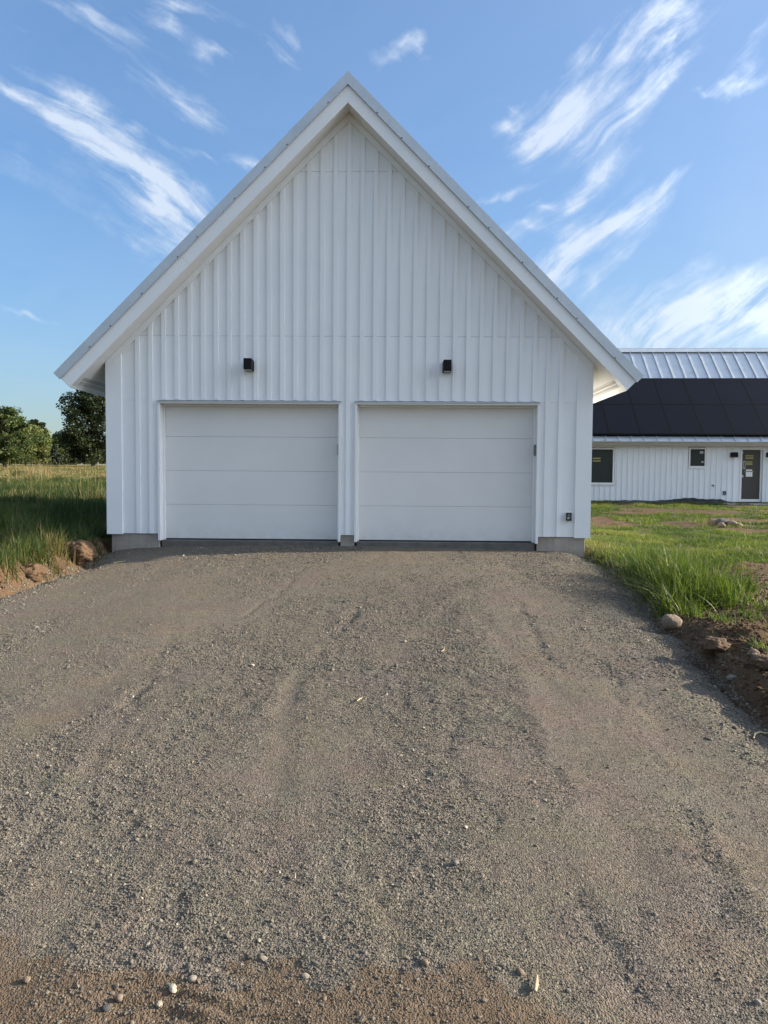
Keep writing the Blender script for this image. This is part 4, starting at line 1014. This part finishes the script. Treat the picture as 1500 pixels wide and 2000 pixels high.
def tree(px, py, Y, top, wpx, mat, label, seed, leaf=.20, nclump=90, per=70, low=.12, shape='round', cat='tree', group=None, name='tree'):
    r = np.random.default_rng(seed); leaf *= .8; per = int(per*1.5)
    b = aty(px, py, Y); t = aty(px, top, Y); Hh = t[2]-b[2]; Rr = wpx/F*(Y-CAM[1])*.5
    zb = gz(b[0], Y); Hh += b[2]-zb
    T = tag(empty(name, (b[0], Y, zb)), label, cat, group)
    V, Q = [], []
    def limb(p, q, r0, r1, n=6, segs=4):
        p, q = np.array(p, float), np.array(q, float); ax = q-p; ax /= np.linalg.norm(ax)
        e1 = np.cross(ax, [.3, .9, .2]); e1 /= np.linalg.norm(e1); e2 = np.cross(ax, e1); b0 = len(V)
        for k in range(segs+1):
            f = k/segs; c = p+(q-p)*f+(r.normal(0, .03, 3)*np.linalg.norm(q-p) if 0 < k < segs else 0); rr = r0+(r1-r0)*f
            for j in range(n): a = j/n*6.283; V.append(c+rr*(e1*math.cos(a)+e2*math.sin(a)))
        for k in range(segs):
            for j in range(n): Q.append((b0+k*n+j, b0+k*n+(j+1) % n, b0+(k+1)*n+(j+1) % n, b0+(k+1)*n+j))
    tr = .035*Hh
    limb((0, 0, -.2), (0, 0, Hh*.45), tr, tr*.6, 8, 5); limb((0, 0, Hh*.45), (r.normal(0, .05)*Hh, r.normal(0, .05)*Hh, Hh*.92), tr*.6, tr*.08, 6, 5)
    cl = []
    for k in range(nclump):
        f = r.uniform(low, 1)
        if shape == 'round': prof = math.sqrt(max(.02, 1-((f-low-.38*(1-low))/(.64*(1-low)))**2)) if f > low+.38*(1-low) else .62+.38*(f-low)/(.38*(1-low))
        elif shape == 'cone': prof = max(.05, (1-f)**.85*1.15)
        else: prof = math.sqrt(max(.03, 1-((f-.35)/.68)**2))
        a = r.uniform(0, 6.283); q = Rr*prof*math.sqrt(r.uniform(.0, 1.0))*(1+.16*math.sin(a*3+seed)+.1*math.sin(a*5+f*9))
        cl.append((q*math.cos(a), q*math.sin(a), f*Hh*r.uniform(.94, 1.03), a))
    for k in range(0, nclump, 5):
        x, y, z, a = cl[k]; h0 = max(.1*Hh, z*.62); limb((0, 0, h0), (x*.85, y*.85, z), tr*.32, tr*.06, 5, 3)
    tk = np_mesh('trunk', np.array(V), np.array(Q), mat='bark', parent=T, smooth=True)
    C = np.array([c[:3] for c in cl]); cr = Rr*.25*r.uniform(.5, 1.5, nclump)
    n = nclump*per; ci = np.repeat(np.arange(nclump), per)
    off = r.normal(0, 1, (n, 3)); off /= np.linalg.norm(off, axis=1)[:, None]; off *= (r.uniform(.15, 1, n)**.5*cr[ci])[:, None]; off[:, 2] *= .6
    P = C[ci]+off
    if shape == 'cone': P[:, 2] -= .25*np.hypot(off[:, 0], off[:, 1])
    P[:, 2] = np.maximum(P[:, 2], .05*Hh)
    e1 = r.normal(0, 1, (n, 3)); e1 /= np.linalg.norm(e1, axis=1)[:, None]; e2 = np.cross(e1, r.normal(0, 1, (n, 3))); e2 /= np.linalg.norm(e2, axis=1)[:, None]
    s = leaf*r.uniform(.6, 1.35, n)[:, None]
    LV = np.stack([P-e1*s*.5, P+e2*s*.32, P+e1*s*.5, P-e2*s*.32], 1).reshape(-1, 3)
    tone = np.clip(np.repeat(r.uniform(.1, .9, nclump), per)+r.normal(0, .16, n), 0, 1)
    np_mesh('crown', LV, (np.arange(n)*4)[:, None]+np.arange(4)[None], mat=mat, parent=T, attrs={'tone': np.repeat(tone, 4)})
    return T
gt = 'trees beyond the meadow'
tree(182, 914, 46, 756, 128, 'leaf_dark', 'dark broad tree standing right beside the left garage wall in the meadow', 1, .24, 170, 90, .07, 'round', group=gt)
tree(10, 920, 38, 800, 96, 'leaf_mid', 'low branching green tree cut by the left photo edge', 2, .20, 130, 80, .1, 'round', group=gt)
tree(48, 907, 58, 832, 112, 'leaf_pale', 'pale green rounded tree right of the leftmost tree', 3, .26, 170, 80, .03, 'dome', group=gt)
tree(72, 905, 68, 822, 46, 'leaf_dark', 'dark tree top peeping over the pale rounded tree', 4, .28, 80, 70, .1, 'round', group=gt)
tree(22, 905, 70, 818, 64, 'leaf_mid', 'green tree behind the pale one at the left edge', 9, .28, 100, 70, .1, 'round', group=gt)
tree(97, 905, 62, 852, 40, 'leaf_mid', 'small light green tree in the gap of the tree line', 5, .24, 80, 70, .03, 'dome', group=gt)
tree(108, 906, 56, 868, 26, 'leaf_spruce', 'small grey green spruce in front of the gap', 6, .20, 70, 60, .02, 'cone', group=gt)
tree(122, 905, 72, 848, 54, 'leaf_dark', 'distant dark tree just left of the big dark tree', 7, .30, 100, 70, .03, 'dome', group=gt)
tree(88, 905, 78, 850, 40, 'leaf_spruce', 'farthest dark tree low in the gap of the tree line', 8, .30, 80, 60, .03, 'dome', group=gt)
tree(150, 905, 80, 842, 60, 'leaf_dark', 'dark tree behind the big tree near the garage', 10, .30, 90, 60, .03, 'dome', group=gt)
